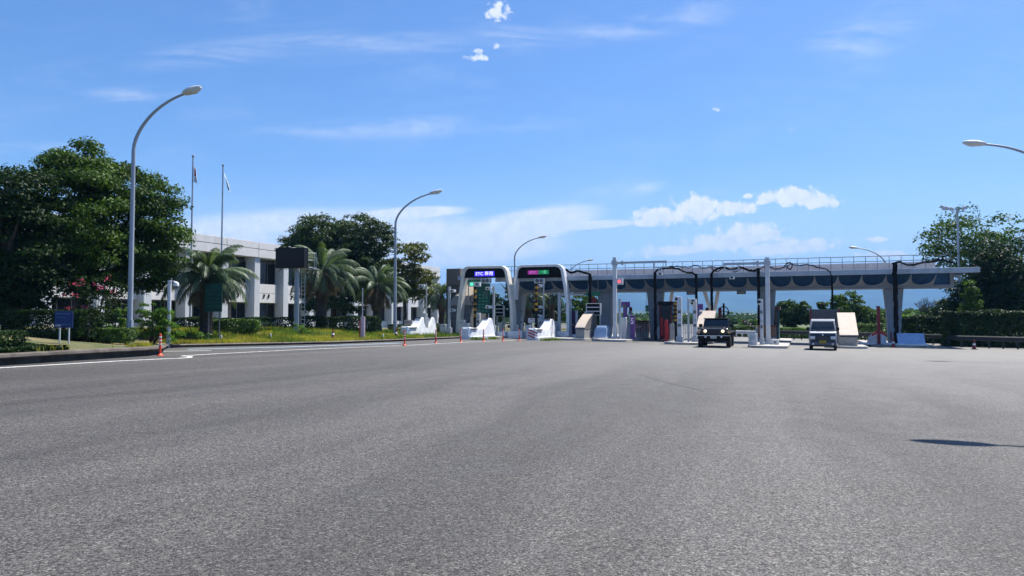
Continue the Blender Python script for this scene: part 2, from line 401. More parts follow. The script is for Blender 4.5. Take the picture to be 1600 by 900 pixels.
# sealed cracks and a pale scrap
M_seal = mat('crack_sealer', (.03, .03, .031), .6)
for pts in ([(715, 604), (760, 603), (800, 606), (838, 607)], [(1000, 585), (1020, 592), (1100, 612)], [(60, 600), (150, 590), (270, 585)]):
    pp = [gp(*p) for p in pts]; pp = dense(pp, 6); pp = [(x + random.uniform(-.03, .03), y + random.uniform(-.05, .05)) for x, y in pp]
    stripe('road_crack', pp, .018, M_seal, .004)

# ------------------------------------------------------------ planted ground on the left
fr = [(-45, 10)] + [gp(-260, 586)] + [gp(0, 571), gp(120, 563), gp(225, 556.3), gp(243, 554), gp(250, 551), gp(255, 546), gp(262, 543.5), gp(300, 542.3), gp(400, 540), gp(520, 537.3), gp(618, 533.5)]
k_ = fr[-1]; fr += [(k_[0] + ST * s_, k_[1] + CT * s_) for s_ in (4, 10, 20, 34, 55)]
bk = [(-90, 10), (-90, 22), (-85, 40), (-80, 50), (-75, 60), (-70, 65), (-68, 66), (-65, 68), (-60, 70), (-55, 75), (-52, 80), (-50, 90), (-46, 98), (-44, 102), (-40, 110), (-36, 118), (-30, 126), (-22, 140)]
bk = bk[:len(fr)]
kh = [.34] * 5 + [.32, .28, .2, .17] + [.15] * (len(fr) - 9)
def dist_front(x, y):
    best = 1e9; hh = .15
    for i in range(len(fr) - 1):
        ax, ay = fr[i]; bx, by = fr[i + 1]; dx, dy = bx - ax, by - ay; L = dx * dx + dy * dy
        u = max(0, min(1, ((x - ax) * dx + (y - ay) * dy) / L)); d = math.hypot(x - ax - u * dx, y - ay - u * dy)
        if d < best: best = d; hh = kh[i] * (1 - u) + kh[i + 1] * u
    return best, hh
def lz(x, y):
    d, hh = dist_front(x, y); s = max(0, min(1, (d - .3) / 7)); s = s * s * (3 - 2 * s)
    e = max(0, min(1, (y - 48) / 14))
    return gz(x, y) + hh - .03 + s * (.40 * (1 - e) + .12)
def lawn_at(px, D):
    x = W(px, 497, D)[0]; return (x, D, lz(x, D))
vs = []; fs = []; tv = [0, .008, .02, .04, .06, .09, .12, .16, .22, .3, .45, .7, 1]
frd = []; bkd = []
for i in range(len(fr) - 1):
    for j in range(4):
        f_ = j / 4; frd.append((fr[i][0] * (1 - f_) + fr[i + 1][0] * f_, fr[i][1] * (1 - f_) + fr[i + 1][1] * f_)); bkd.append((bk[i][0] * (1 - f_) + bk[i + 1][0] * f_, bk[i][1] * (1 - f_) + bk[i + 1][1] * f_))
frd.append(fr[-1]); bkd.append(bk[-1])
for (a, b_) in zip(frd, bkd):
    for v in tv:
        x = a[0] + (b_[0] - a[0]) * v; y = a[1] + (b_[1] - a[1]) * v; vs.append((x, y, lz(x, y)))
nn = len(tv)
for i in range(len(frd) - 1):
    for j in range(nn - 1): a = i * nn + j; fs.append((a, a + 1, a + nn + 1, a + nn))
b = MB(); b.add(vs, fs)
def lawnmat():
    m = bpy.data.materials.new('lawn_soil'); m.use_nodes = True; n = NT(m.node_tree); bs = n.n['Principled BSDF']
    g = n.add('ShaderNodeNewGeometry').outputs['Position']
    c = n.mix(n.ramp(n.noise(g, .5, 5), .4, .6), (.06, .085, .02, 1), (.17, .14, .06, 1)); c = n.mix(n.ramp(n.noise(g, 6, 5, .7), .4, .7, 0, .7), c, (.05, .05, .02, 1))
    n.put(bs.inputs['Base Color'], c); bs.inputs['Roughness'].default_value = .95; return m
M_lawn = lawnmat()
tag(b.build('lawn_ground', M_lawn), kind='structure')
# kerb
rings = []
M_kerb = mat('stained_kerb', (.115, .098, .082), .9, var=.3, vscale=1.6, bump=.8, dirt=(.05, .042, .035), dirtamt=.75, dscale=1.4)
for i, p in enumerate(frd):
    q0 = Vector(frd[max(0, i - 1)]); q1 = Vector(frd[min(len(frd) - 1, i + 1)]); d = (q1 - q0).normalized(); nr = Vector((-d.y, d.x))
    # nr points away from the road (left/back)
    _, hh = dist_front(*p); g0 = gz(*p)
    ov = max(0, min(1, (hh - .2) / .12))        # overhang of the high kerb, shaped to keep its recessed foot in shade
    prof = [(.02 + .12 * ov, -.05), (.02 + .12 * ov, hh * .56), (-.10 - .10 * ov, hh * .60), (-.12 - .10 * ov, hh * .7), (-.10 - .10 * ov, hh - .03), (-.05 - .08 * ov, hh), (.16, hh), (.22, hh - .04), (.22, -.05)]
    rings.append([(p[0] + nr.x * u, p[1] + nr.y * u, g0 + z) for u, z in prof])
b = MB(); b.loft(rings); tag(b.build('kerb', M_kerb), kind='structure')

# ------------------------------------------------------------ grass, weeds
def blades(name, pts, hmin, hmax, m, wd=.012, lean=.5):
    n = len(pts); P = np.array(pts); a = RNG.uniform(0, 2 * np.pi, n); h = RNG.uniform(hmin, hmax, n)
    l = RNG.uniform(.1, lean, n) * h; la = RNG.uniform(0, 2 * np.pi, n)
    w2 = RNG.uniform(.6, 1.4, n) * wd
    dx = np.cos(a) * w2; dy = np.sin(a) * w2
    V = np.zeros((n, 5, 3)); V[:, 0] = P; V[:, 1] = P
    V[:, 0, 0] -= dx; V[:, 0, 1] -= dy; V[:, 1, 0] += dx; V[:, 1, 1] += dy
    mid = P + np.stack([np.cos(la) * l * .35, np.sin(la) * l * .35, h * .6], 1)
    V[:, 2] = mid; V[:, 3] = mid; V[:, 2, 0] += dx * .7; V[:, 2, 1] += dy * .7; V[:, 3, 0] -= dx * .7; V[:, 3, 1] -= dy * .7
    V[:, 4] = P + np.stack([np.cos(la) * l, np.sin(la) * l, h], 1)
    idx = np.arange(n) * 5
    me = bpy.data.meshes.new(name); me.vertices.add(n * 5); me.vertices.foreach_set('co', V.reshape(-1))
    lp = np.stack([idx, idx + 1, idx + 2, idx + 3, idx + 3, idx + 2, idx + 4], 1).reshape(-1)
    ls = np.stack([np.arange(n) * 7, np.arange(n) * 7 + 4], 1).reshape(-1)
    me.loops.add(n * 7); me.loops.foreach_set('vertex_index', lp.astype(np.int32)); me.polygons.add(2 * n); me.polygons.foreach_set('loop_start', ls.astype(np.int32))
    me.update(calc_edges=True); me.validate(); me.materials.append(m)
    o = bpy.data.objects.new(name, me); COL.objects.link(o); return o
M_grass = leafmat('grass_blades', (.27, .28, .04), (.42, .35, .08), .35, .1)
M_grass2 = leafmat('green_grass_blades', (.07, .13, .02), (.16, .22, .04), .35, .1)
def front_point(i0, i1, dmin, dmax):
    u = random.uniform(i0, i1); i = int(u); f_ = u - i
    x = fr[i][0] * (1 - f_) + fr[i + 1][0] * f_; y = fr[i][1] * (1 - f_) + fr[i + 1][1] * f_
    d = (Vector(fr[i + 1]) - Vector(fr[i])).normalized(); e = random.uniform(dmin ** .7, dmax ** .7) ** (1 / .7)
    return x - d.y * e, y + d.x * e
pts = []; pts2 = []
for _ in range(46000):
    x, y = front_point(8.6, 12.999, .1, 7.5)
    if mnoise.noise(Vector((x * .7, y * .7, 0))) > -.28 or random.random() < .3:
        ((pts if mnoise.noise(Vector((x * .35, y * .35, 5))) + random.uniform(-.35, .35) > (-.25 if dist_front(x, y)[0] < 3 else .15) else pts2)).append((x, y, lz(x, y) - .02))
for _ in range(900):
    x, y = front_point(2.5, 6.5, .15, 1.0)
    if mnoise.noise(Vector((x * .8, y * .8, 0))) > -.1: pts.append((x, y, lz(x, y) - .02))
for _ in range(9000):
    x, y = front_point(13, 15.5, .2, 8); pts2.append((x, y, lz(x, y) - .02))
tag(blades('yellow_grass', pts, .06, .27, M_grass), kind='stuff')
tag(blades('green_grass', pts2, .06, .32, M_grass2), kind='stuff')

# ------------------------------------------------------------ foliage
def leaves_mesh(name, P, N, size, m, parent=None, jit=.6, asp=.55, loc=None):
    n = len(P); N = N + RNG.normal(0, jit, (n, 3)); N /= np.linalg.norm(N, axis=1, keepdims=True) + 1e-9
    T = RNG.normal(0, 1, (n, 3)); T -= N * (T * N).sum(1, keepdims=True); T /= np.linalg.norm(T, axis=1, keepdims=True) + 1e-9
    B = np.cross(N, T); s = (size * RNG.uniform(.6, 1.35, n))[:, None]
    V = np.stack([P - T * s, P + B * s * asp + N * s * .12, P + T * s, P - B * s * asp + N * s * .12], 1)
    me = bpy.data.meshes.new(name); me.vertices.add(n * 4); me.vertices.foreach_set('co', V.reshape(-1))
    me.loops.add(n * 4); me.loops.foreach_set('vertex_index', np.arange(n * 4, dtype=np.int32)); me.polygons.add(n)
    me.polygons.foreach_set('loop_start', (np.arange(n) * 4).astype(np.int32)); me.update(calc_edges=True); me.materials.append(m)
    o = bpy.data.objects.new(name, me); COL.objects.link(o)
    if parent: o.parent = parent
    if loc is not None: o.location = loc
    return o
def sph(n):
    v = RNG.normal(0, 1, (n, 3)); return v / np.linalg.norm(v, axis=1, keepdims=True)
def crown_points(ells, npuff, pr, per, inner=.25, spread=1.0, floor=None):
    C = []
    tot = sum(e[3] * e[4] + e[4] * e[5] + e[3] * e[5] for e in ells)
    for e in ells:
        k = max(3, int(npuff * (e[3] * e[4] + e[4] * e[5] + e[3] * e[5]) / tot))
        d = sph(k); r = np.where(RNG.random(k) < inner, RNG.uniform(.35, .8, k), RNG.uniform(.82, 1.02, k))
        # lumpy outline
        lump = np.array([1 + .13 * mnoise.noise(Vector(tuple(q * 1.7)) + Vector((e[0], e[1], e[2]))) for q in d])
        c = d * (r * lump)[:, None] * np.array([e[3], e[4], e[5]]) + np.array(e[:3]); C.append(c)
    C = np.concatenate(C)
    if floor is not None: C = C[C[:, 2] > floor]
    P = []; N = []
    for c in C:
        r0 = pr * random.uniform(.55, 1.3); k = max(6, int(per * (r0 / pr) ** 2)); d = sph(k); d[:, 2] = np.where(d[:, 2] < -.3, -d[:, 2] * .6, d[:, 2])
        rr = r0 * RNG.uniform(.62, 1.1, k) * np.array([1.15, 1.15, .8])[:, None].T[0:1].repeat(k, 0)[:, 0] if False else r0 * RNG.uniform(.55, 1.12, k)
        p = c + d * rr[:, None] * np.array([1.15, 1.15, .75]); P.append(p); N.append(d + np.array([0, 0, .35]))
    return C, np.concatenate(P), np.concatenate(N)
def limbs(mb, base, h0, C, r, nl=9, bend=.5):
    top = Vector((base[0], base[1], base[2] + h0))
    mb.tube([Vector(base) - Vector((0, 0, .3)), Vector(base) + Vector((0, 0, .15)), Vector(base) + Vector((r * .3, r * .2, h0 * .5)), top], [r * 1.5, r * 1.15, r * .92, r * .8], 9)
    idx = random.sample(range(len(C)), min(nl, len(C)))
    for i in idx:
        c = Vector(C[i]); mid = top.lerp(c, .5) + Vector((random.uniform(-1, 1), random.uniform(-1, 1), random.uniform(-.2, .6))) * bend * .6
        mb.tube([top - Vector((0, 0, r)), top.lerp(mid, .5), mid, c], [r * .62, r * .45, r * .28, r * .06], 6)
def tree(name, label, cat, loc, ells, npuff, pr, per, leaf, m, tr=.2, th=2., group=None, nl=10, floor=None, inner=.25, jit=.6, asp=.55):
    o = thing(name, label, cat, loc, 0, group)
    C, P, N = crown_points(ells, npuff, pr, per, inner, floor=floor)
    leaves_mesh('crown', P, N, leaf, m, o, jit, asp)
    mb = MB(); limbs(mb, (0, 0, 0), th, C, tr, nl); mb.build('trunk', M_bark, o, fix=False)
    return o
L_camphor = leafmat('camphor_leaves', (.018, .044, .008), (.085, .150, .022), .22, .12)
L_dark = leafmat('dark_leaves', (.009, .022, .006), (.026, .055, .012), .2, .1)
L_zelk = leafmat('zelkova_leaves', (.022, .045, .012), (.055, .09, .02), .25, .2)
L_yel = leafmat('yellowish_leaves', (.05, .075, .012), (.13, .13, .03), .35, .2)
L_mid = leafmat('mid_green_leaves', (.03, .065, .012), (.075, .13, .025), .3, .08)
L_fresh = leafmat('fresh_green_leaves', (.05, .12, .015), (.11, .21, .03), .35, .2)
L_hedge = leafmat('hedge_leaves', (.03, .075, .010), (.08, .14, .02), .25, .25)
L_palm = leafmat('palm_leaves', (.045, .085, .045), (.12, .16, .09), .25, .35)
L_palmdry = leafmat('dry_palm_leaves', (.10, .07, .035), (.20, .15, .08), .25, .2)
L_pink = leafmat('pink_petals', (.6, .06, .18), (.75, .12, .28), .3, .1)
L_far = leafmat('far_leaves', (.022, .05, .012), (.05, .085, .02), .25, .04)

def loc_rel(loc, px, py, dD=0):         # a pixel seen at the tree's depth, relative to the tree's base
    x, y, z = W(px, py, loc[1] + dD); return (x - loc[0], dD, z - loc[2])
# big camphor tree beside the first lamp
LA = lawn_at(122, 36)
def E(loc, px, py, rx, rz_, ry=None, dD=0):
    c = loc_rel(loc, px, py, dD); s = (loc[1] + dD) / F; return (c[0], c[1], c[2], rx * s, ry or rx * s * .9, rz_ * s)
tree('camphor_tree', 'tall broad camphor tree with bright clumped leaves behind the nearest lamp post', 'tree', LA,
     [E(LA, 122, 258, 34, 34, dD=-2), E(LA, 128, 282, 58, 52, dD=-2), E(LA, 180, 322, 80, 68), E(LA, 112, 345, 72, 80, dD=-3.5), E(LA, 226, 386, 62, 60), E(LA, 165, 410, 100, 58, dD=.5), E(LA, 95, 400, 60, 50, dD=-3), E(LA, 245, 330, 32, 40)],
     560, .58, 190, .078, L_camphor, .34, 2.6, nl=22, floor=1.6)
LB = lawn_at(20, 30.5)
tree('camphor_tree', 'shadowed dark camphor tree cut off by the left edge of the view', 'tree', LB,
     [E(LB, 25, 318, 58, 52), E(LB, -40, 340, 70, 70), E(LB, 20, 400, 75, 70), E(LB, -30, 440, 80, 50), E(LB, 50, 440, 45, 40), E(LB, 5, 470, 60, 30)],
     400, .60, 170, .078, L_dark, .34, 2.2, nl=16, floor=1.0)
# zelkova and its yellower neighbour behind the palms
LC = lawn_at(520, 63)
tree('zelkova_tree', 'wide dark domed tree behind the two palms by the office', 'tree', LC,
     [E(LC, 530, 378, 62, 40), E(LC, 482, 398, 42, 34), E(LC, 580, 400, 42, 42), E(LC, 545, 430, 68, 40), E(LC, 455, 380, 18, 8), E(LC, 520, 470, 60, 30), E(LC, 500, 366, 46, 27), E(LC, 562, 372, 48, 34)], 620, .62, 135, .10, L_zelk, .3, 3.2, nl=22, floor=1.6)
LD = lawn_at(632, 62)
tree('maple_tree', 'sparse yellowish green tree behind the second lamp post', 'tree', LD,
     [E(LD, 640, 405, 30, 26), E(LD, 655, 440, 24, 26), E(LD, 620, 440, 28, 34), E(LD, 640, 462, 22, 14)], 190, .42, 60, .11, L_yel, .17, 3., nl=14, floor=1.4)

def palm(name, label, loc, H_, span, nf, trunk_r=.28, seed=1, group='feather palms on the lawn', s_leaf=.6):
    rnd = random.Random(seed); o = thing(name, label, 'palm', loc, 0, group)
    tb = MB(); n = 9
    tb.tube([(0.02 * math.sin(i * 2), .02 * math.cos(i * 3), -.2 + (H_ + .2) * i / n) for i in range(n + 1)], [trunk_r * (1.2 - .25 * i / n) * (1 + .08 * (i % 2)) for i in range(n + 1)], 12)
    tb.build('trunk', M_palmbark, o, fix=False)
    def fronds(cnt, e0, e1, L0, droop, m, nm):
        V = []; Fc = []
        rach = MB()
        for k in range(cnt):
            az = rnd.uniform(0, 2 * math.pi); el = R(rnd.uniform(e0, e1)); L = L0 * rnd.uniform(.8, 1.1)
            p = Vector((math.cos(az) * .1, math.sin(az) * .1, H_ + rnd.uniform(-.15, .1))); seg = 15; step = L / seg; e = el; pts_ = [p.copy()]; dirs = []
            for i in range(seg):
                d = Vector((math.cos(az) * math.cos(e), math.sin(az) * math.cos(e), math.sin(e))); dirs.append(d); p = p + d * step; pts_.append(p.copy()); e -= droop * (.35 + 1.3 * i / seg) / seg * rnd.uniform(.8, 1.2)
            rach.tube(pts_[::3], [.022, .02, .016, .011, .007, .004][:len(pts_[::3])], 4)
            side = Vector((-math.sin(az), math.cos(az), 0))
            for i in range(2, seg):
                up = side.cross(dirs[i]).normalized()
                ll = s_leaf * math.sin(math.pi * min(1, (i + 1.2) / (seg + .6))) ** .6 * rnd.uniform(.85, 1.1)
                for sub in (0, .25, .5, .75):
                    b0 = pts_[i] + dirs[i] * step * sub
                    for sg in (-1, 1):
                        q = (side * sg * .62 + dirs[i] * .62 + up * (.42 + rnd.uniform(-.15, .15))).normalized()
                        mid = b0 + q * ll * .55; tipp = b0 + q * ll * .95 - Vector((0, 0, ll * .34))
                        wv = dirs[i] * .017
                        j = len(V); V.extend([b0 - wv, b0 + wv, mid + wv, mid - wv, tipp]); Fc.extend([(j, j + 1, j + 2, j + 3), (j + 3, j + 2, j + 4)])
        b = MB(); b.add(V, Fc); b.add(rach.v, rach.f); b.build(nm, m, o, fix=False, smooth=0)
    fronds(nf, -10, 82, span * .62, R(105), L_palm, 'frond_crown')
    fronds(int(nf * .42), -70, -25, span * .45, R(50), L_palmdry, 'dry_fronds')
    return o
p1 = lawn_at(322, 38); palm('feather_palm', 'feather palm behind the dark green sign, nearest of the palms', p1, Z(432, 38) - p1[2], 4.3, 46, .27, 3)
p2 = lawn_at(502, 50); palm('feather_palm', 'largest grey green palm just right of the black message board', p2, Z(424, 50) - p2[2], 5.0, 62, .33, 4)
p3 = lawn_at(589, 54); palm('feather_palm', 'feather palm just left of the second lamp post', p3, Z(447, 54) - p3[2], 4.3, 46, .3, 5)
p4 = lawn_at(690, 74); palm('feather_palm', 'small far palm between the first white barrier and the pebble tower', p4, Z(462, 74) - p4[2], 4.2, 36, .28, 6)

# hedges and shrubs: leaf shells
def hedge(name, label, cat, loc, box, cnt, leaf, m, group=None, rz=0, roundness=.25, jit=.55, kind=None):
    sx, sy, sz = box; o = thing(name, label, cat, loc, rz, group)
    P = RNG.uniform(-1, 1, (cnt, 3)); ax = RNG.integers(0, 3, cnt); sg = RNG.choice([-1, 1], cnt)
    wts = np.array([sy * sz, sx * sz, sx * sy * 1.2]); wts = wts / wts.sum(); ax = RNG.choice(3, cnt, p=wts)
    P[np.arange(cnt), ax] = sg * (1 - RNG.random(cnt) ** 2 * .25)
    N = np.zeros((cnt, 3)); N[np.arange(cnt), ax] = sg
    L = np.linalg.norm(P, axis=1, keepdims=True); P = P * (1 - roundness) + P / L * roundness * 1.15
    P = P * np.array([sx / 2, sy / 2, sz / 2]); lump = np.array([mnoise.noise(Vector((p[0] * 1.1 + loc[0], p[1] * 1.1, p[2] * 1.3))) for p in P])
    P = P * (1 + .10 * lump[:, None]) + N * (.10 * lump[:, None]); P[:, 2] += sz / 2; P[:, 2] = np.maximum(P[:, 2], -.05)
    leaves_mesh('foliage', P, N + np.array([0, 0, .3]), leaf, m, o, jit, .6)
    b = MB(); nb = max(2, int(sx / 1.2))
    b.tube([(-sx * .45, 0, .02), (0, .02, .03), (sx * .45, 0, .02)], .02, 5)
    for i in range(nb):
        x = -sx * .42 + sx * .84 * i / (nb - 1)
        for k in range(4): b.tube([(x, 0, -.1), (x + random.uniform(-.3, .3), random.uniform(-.3, .3) * sy, sz * .4), (x + random.uniform(-.5, .5), random.uniform(-.4, .4) * sy, sz * .85)], [.03, .02, .008], 5)
    b.build('stem', M_bark, o, fix=False)
    return o
def shrub(name, label, cat, loc, ells, npuff, pr, per, leaf, m, group=None):
    o = thing(name, label, cat, loc, 0, group); C, P, N = crown_points(ells, npuff, pr, per, .3)
    P[:, 2] = np.maximum(P[:, 2], .01)
    leaves_mesh('foliage', P, N, leaf, m, o, .8, .42)
    b = MB()
    for i in random.sample(range(len(C)), min(14, len(C))): b.tube([(0, 0, -.1), tuple(C[i] * np.array([.4, .4, .55])), tuple(C[i])], [.03, .018, .006], 5)
    b.build('stem', M_bark, o, fix=False); return o
h = lawn_at(158, 30.5)
hedge('clipped_hedge', 'low clipped hedge beside the blue sign at the foot of the nearest lamp post', 'hedge', h, (2.7, 1.1, .62), 9000, .045, L_hedge, rz=R(-6))
P = []
for _ in range(26000):
    x, y = front_point(1.2, 2.97, .25, 5.0)
    P.append((x, y, lz(x, y) + random.uniform(.01, .16 + .08 * mnoise.noise(Vector((x, y, 0))))))
P = np.array(P); tag(leaves_mesh('shade_leaves', P, np.tile(np.array([0, 0, 1.]), (len(P), 1)), .05, L_dark, None, .7, .6), kind='stuff')  # dark leaves laid over the lawn in place of the tree shade
h = (-17.2, 20.3, lz(-17.2, 20.3))  # added hedge, its dark leaves deepen the tree shade by the kerb
hedge('clipped_hedge', 'dark hedge added along the kerb at the left edge for the tree shade', 'hedge', h, (6.0, 2.7, .50), 26000, .045, L_dark, rz=R(74))
h = lawn_at(78, 29.5)  # another added dark hedge, for the blackness under the trees
hedge('clipped_hedge', 'tall dark hedge added behind the blue sign for the shade under the trees', 'hedge', h, (3.6, 1.6, 1.15), 13000, .05, L_dark)
s = lawn_at(238, 33.0)
shrub('leafy_shrub', 'bright green unclipped shrub between the nearest lamp post and the dome camera post', 'shrub', s,
      [E(s, 240, 505, 26, 20), E(s, 270, 520, 20, 14), E(s, 232, 487, 14, 14), E(s, 262, 497, 14, 16)], 60, .2, 90, .06, L_fresh)
s = lawn_at(182, 33.5)
shrub('leafy_shrub', 'bright green weedy shrub just left of the nearest lamp post above the clipped hedge', 'shrub', s,
      [E(s, 178, 505, 26, 20), E(s, 165, 495, 14, 15), E(s, 192, 498, 12, 14)], 46, .2, 80, .06, L_fresh)
s = lawn_at(150, 30.9)
o = shrub('crepe_myrtle', 'crepe myrtle bush dotted with pink blossom under the camphor tree', 'flowering shrub', s,
      [E(s, 152, 455, 34, 28), E(s, 140, 482, 30, 24), E(s, 175, 462, 18, 24)], 75, .2, 34, .06, L_dark)
P = []; 
for (px, py) in ((117, 443), (122, 445), (119, 461), (100, 461), (148, 445), (163, 448), (160, 450), (168, 436), (178, 456), (108, 481), (134, 480), (128, 438)):
    c = np.array(loc_rel(s, px, py, -1.0)); P.append(c + RNG.normal(0, 1, (15, 3)) * np.array([.10, .10, .045]))
P = np.concatenate(P); leaves_mesh('blossom', P, RNG.normal(0, 1, P.shape), .028, L_pink, o, .5, .8)
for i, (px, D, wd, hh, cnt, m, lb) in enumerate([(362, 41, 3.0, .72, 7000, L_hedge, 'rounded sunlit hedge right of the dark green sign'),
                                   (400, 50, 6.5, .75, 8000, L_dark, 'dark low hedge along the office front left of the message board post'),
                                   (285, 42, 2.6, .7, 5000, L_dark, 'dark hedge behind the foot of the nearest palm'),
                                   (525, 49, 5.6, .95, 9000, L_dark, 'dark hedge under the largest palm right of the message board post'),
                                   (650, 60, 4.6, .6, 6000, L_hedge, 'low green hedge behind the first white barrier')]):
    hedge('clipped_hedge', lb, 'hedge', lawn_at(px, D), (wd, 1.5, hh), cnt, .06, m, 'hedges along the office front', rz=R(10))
for px, D, lb in ((405, 48, 'spiky pale weeds in front of the office left of the message board'), (470, 43.5, 'leafy weed clump beside the message board post'), (297, 35.5, 'leafy weeds just right of the dome camera post')):
    l = lawn_at(px, D); shrub('weed_clump', lb, 'weeds', l, [(0, 0, .35, .6, .5, .35), (.5, .1, .25, .4, .4, .25)], 16, .16, 60, .055, L_fresh, 'weeds on the lawn')
# ============================================================ office building, facade parallel to the traffic
BX, BY = -25.3, 63.8
bo = thing('office_building', 'long two storey white office building with dark window bands behind the palms', 'building', (BX, BY, 0), math.pi / 2 - TH)
S0, S1 = -24.8, 39.2; PT, PB = 8.57, 7.16
def bb(name, m, boxes, **k):
    b = MB()
    for q in boxes: b.box(*q)
    return b.build(name, m, bo, **k)
b = MB()
gap = .03
cols = [3.2 + 4 * k for k in range(-7, 10)]
for i in range(len(cols) - 1):
    b.box(cols[i] + gap, cols[i + 1] - gap, -.85, .3, PB, 7.93 - gap); b.box(cols[i] + gap, cols[i + 1] - gap, -.85, .3, 7.93 + gap * .5, PT)
b.build('parapet', M_wallw, bo, bevel=.02)
bb('roof_slab', M_recess, [(S0, S1, .1, 14, PB + .05, PT - .35)])
bb('wall', M_recess, [(S0, S1, .55, 14, -.3, 7.2)])
bb('rear_parapet', M_wallw, [(S0, S1, 13.6, 14.1, 7.3, PT - .05), (S0 - .25, S0, -.8, 14, 7.1, PT - .02), (S1, S1 + .25, -.8, 14, 7.1, PT - .02)])
bb('end_wall', M_wallw, [(S0 - .22, S0 - .02, -.3, 14, -.3, 7.08)]); bb('end_wall', M_wallw, [(S1 + .02, S1 + .22, -.3, 14, -.3, 7.08)])
bb('roof_house', M_colw, [(14, 19, 4, 8, PT - .4, PT + 1.1)])
for c in cols:
    bb('column', M_colw, [(c - .36, c + .36, -.72, .5, -.4, PB - .02)], bevel=.02)
M_curt = mat('window_blind', (.22, .2, .18), .8, var=.2)
for i in range(len(cols) - 1):
    bb('rain_pipe', M_lgrey, [(cols[i] + .44, cols[i] + .53, -.24, -.14, -.2, 7.1)])
    a0, a1 = cols[i] + .38, cols[i + 1] - .38
    bb('spandrel', M_wallw, [(a0 + .02, a1 - .75, -.38, .5, 3.0, 3.86), (a0 + .02, a1 - .75, -.38, .5, 3.89, 4.74)], bevel=.02)
    bb('spandrel_return', M_colw, [(a1 - .73, a1, -.1, .5, 3.0, 4.74)])
    bb('low_wall', M_colw, [(a0, a1, -.1, .52, -.4, 1.2)])
    for (z0, z1) in ((1.22, 2.98), (4.76, 6.85)):
        fm = bb('window', M_dgrey, [(a0, a1, .3, .36, z1 - .08, z1), (a0, a1, .3, .36, z0, z0 + .08)] + [(a0 + (a1 - a0) * k / 3 - .03, a0 + (a1 - a0) * k / 3 + .03, .3, .36, z0 + .08, z1 - .08) for k in (0, 1, 2, 3)])
        b = MB(); b.box(a0 + .03, a1 - .03, .37, .40, z0 + .04, z1 - .04); b.build('pane', M_glass, fm)
        if (i * 7 + int(z0)) % 3:
            k = (i * 5 + int(z0)) % 3; b = MB(); xx = a0 + (a1 - a0) * k / 3
            b.box(xx + .1, xx + .45 + .3 * (i % 2), .352, .366, z0 + .1, z1 - .1); b.build('blind', M_curt, fm)
    if i % 2 == 0 or True:
        for xx in (a0 + .85, a0 + 1.5):
            b = MB(); b.prism([(-.375, 3.45), (-.375, 3.8), (-.5, 3.8), (-.42, 3.5)], xx, xx + .12); b.build('vent_shadow', M_black, bo)  # black vents drawn as the slanted shadows of small spouts

# ============================================================ street lamps
def make_lamp(label):
    o = thing('street_lamp', label, 'street lamp', (0, 0, 0), RZ, 'curved arm street lamps')
    pts = [(0, 0, -.2), (0, 0, .3), (0, 0, 4), (0, 0, 7.9)]; rad = [.125, .12, .1, .08]
    for i in range(1, 15):
        a = i / 14 * R(78); pts.append((3.15 * (1 - math.cos(a)) ** .9 * 1.12, 0, 7.9 + 2.05 * math.sin(a))); rad.append(.078 - .03 * i / 14)
    b = MB(); b.tube(pts, rad, 12); b.tube([(0, 0, .55), (0, 0, 1.0)], [.13, .13], 12); b.build('pole', M_pole, o, fix=False)
    b = MB(); b.box(.03, .16, -.06, .06, .55, 1.0); b.box(-.2, .2, -.2, .2, -.1, .02); b.build('base_plate', M_pole, o)
    ex, ez = pts[-1][0], pts[-1][2]
    hb = MB(); T = Matrix.Translation((ex, 0, ez)) @ Matrix.Rotation(R(-9), 4, 'Y')
    rings = []
    for i in range(11):
        s = i / 10; x = -.12 + 1.0 * s; wy = .06 + .17 * math.sin(math.pi * min(1, s * 1.02)) ** .7 * (s > .05); 
        wz = .05 + .085 * math.sin(math.pi * s) ** .6 if 0 < s < 1 else .045
        rings.append([(x, wy * math.cos(2 * math.pi * j / 12), wz * math.sin(2 * math.pi * j / 12) + .03) for j in range(12)])
    hb.loft(rings, T); hb.build('lamp_head', M_lgrey, o)
    lb = MB(); rings = []
    for i in range(7):
        s = i / 6; x = .22 + .55 * s; wy = .14 * math.sin(math.pi * (.12 + .76 * s)); rings.append([(x, wy * math.cos(2 * math.pi * j / 10), -.03 - .11 * math.sin(math.pi * (.1 + .8 * s)) * (.5 + .5 * math.sin(-2 * math.pi * j / 10)) ) for j in range(10)])
    lb.loft(rings, T); lb.build('lamp_glass', M_lens, o)
    return o
LZ = 10.2
lamp0 = make_lamp('nearest tall street lamp with its arm curving right in front of the camphor tree')
l1 = W(203, 497, 31); lamp0.location = (l1[0], 31, lz(l1[0], 31)); lamp0.scale = (1, 1, (Z(143, 29.8) - lz(l1[0], 31)) / 9.95)
def put_lamp(x, y, rz, label, zb=None, head_z=None):
    zb = gz(x, y) if zb is None else zb; hz = head_z or zb + LZ
    return dup(lamp0, (x, y, zb), rz, label, scale=(1, 1, (hz - zb) / 9.95))
x = W(617, 497, 51.6)[0]; put_lamp(x, 51.6, RZ, 'second street lamp standing in front of the yellowish tree', lz(x, 51.6), Z(301, 50.4))
x = W(804, 497, 79)[0]; put_lamp(x, 79, RZ, 'third street lamp rising behind the two arched toll gates', head_z=Z(371, 78))
x = W(889, 497, 106)[0]; put_lamp(x, 106, RZ, 'farthest small street lamp rising over the left part of the canopy', head_z=Z(407, 105))
x = W(1386, 497, 80)[0]; put_lamp(x, 80, RZ + math.pi, 'street lamp behind the right part of the canopy with its arm curving left', head_z=Z(387, 81))
put_lamp(25.2, 33.2, RZ + math.pi, 'street lamp whose head and arm reach in from the right edge', head_z=Z(226, 34.5))
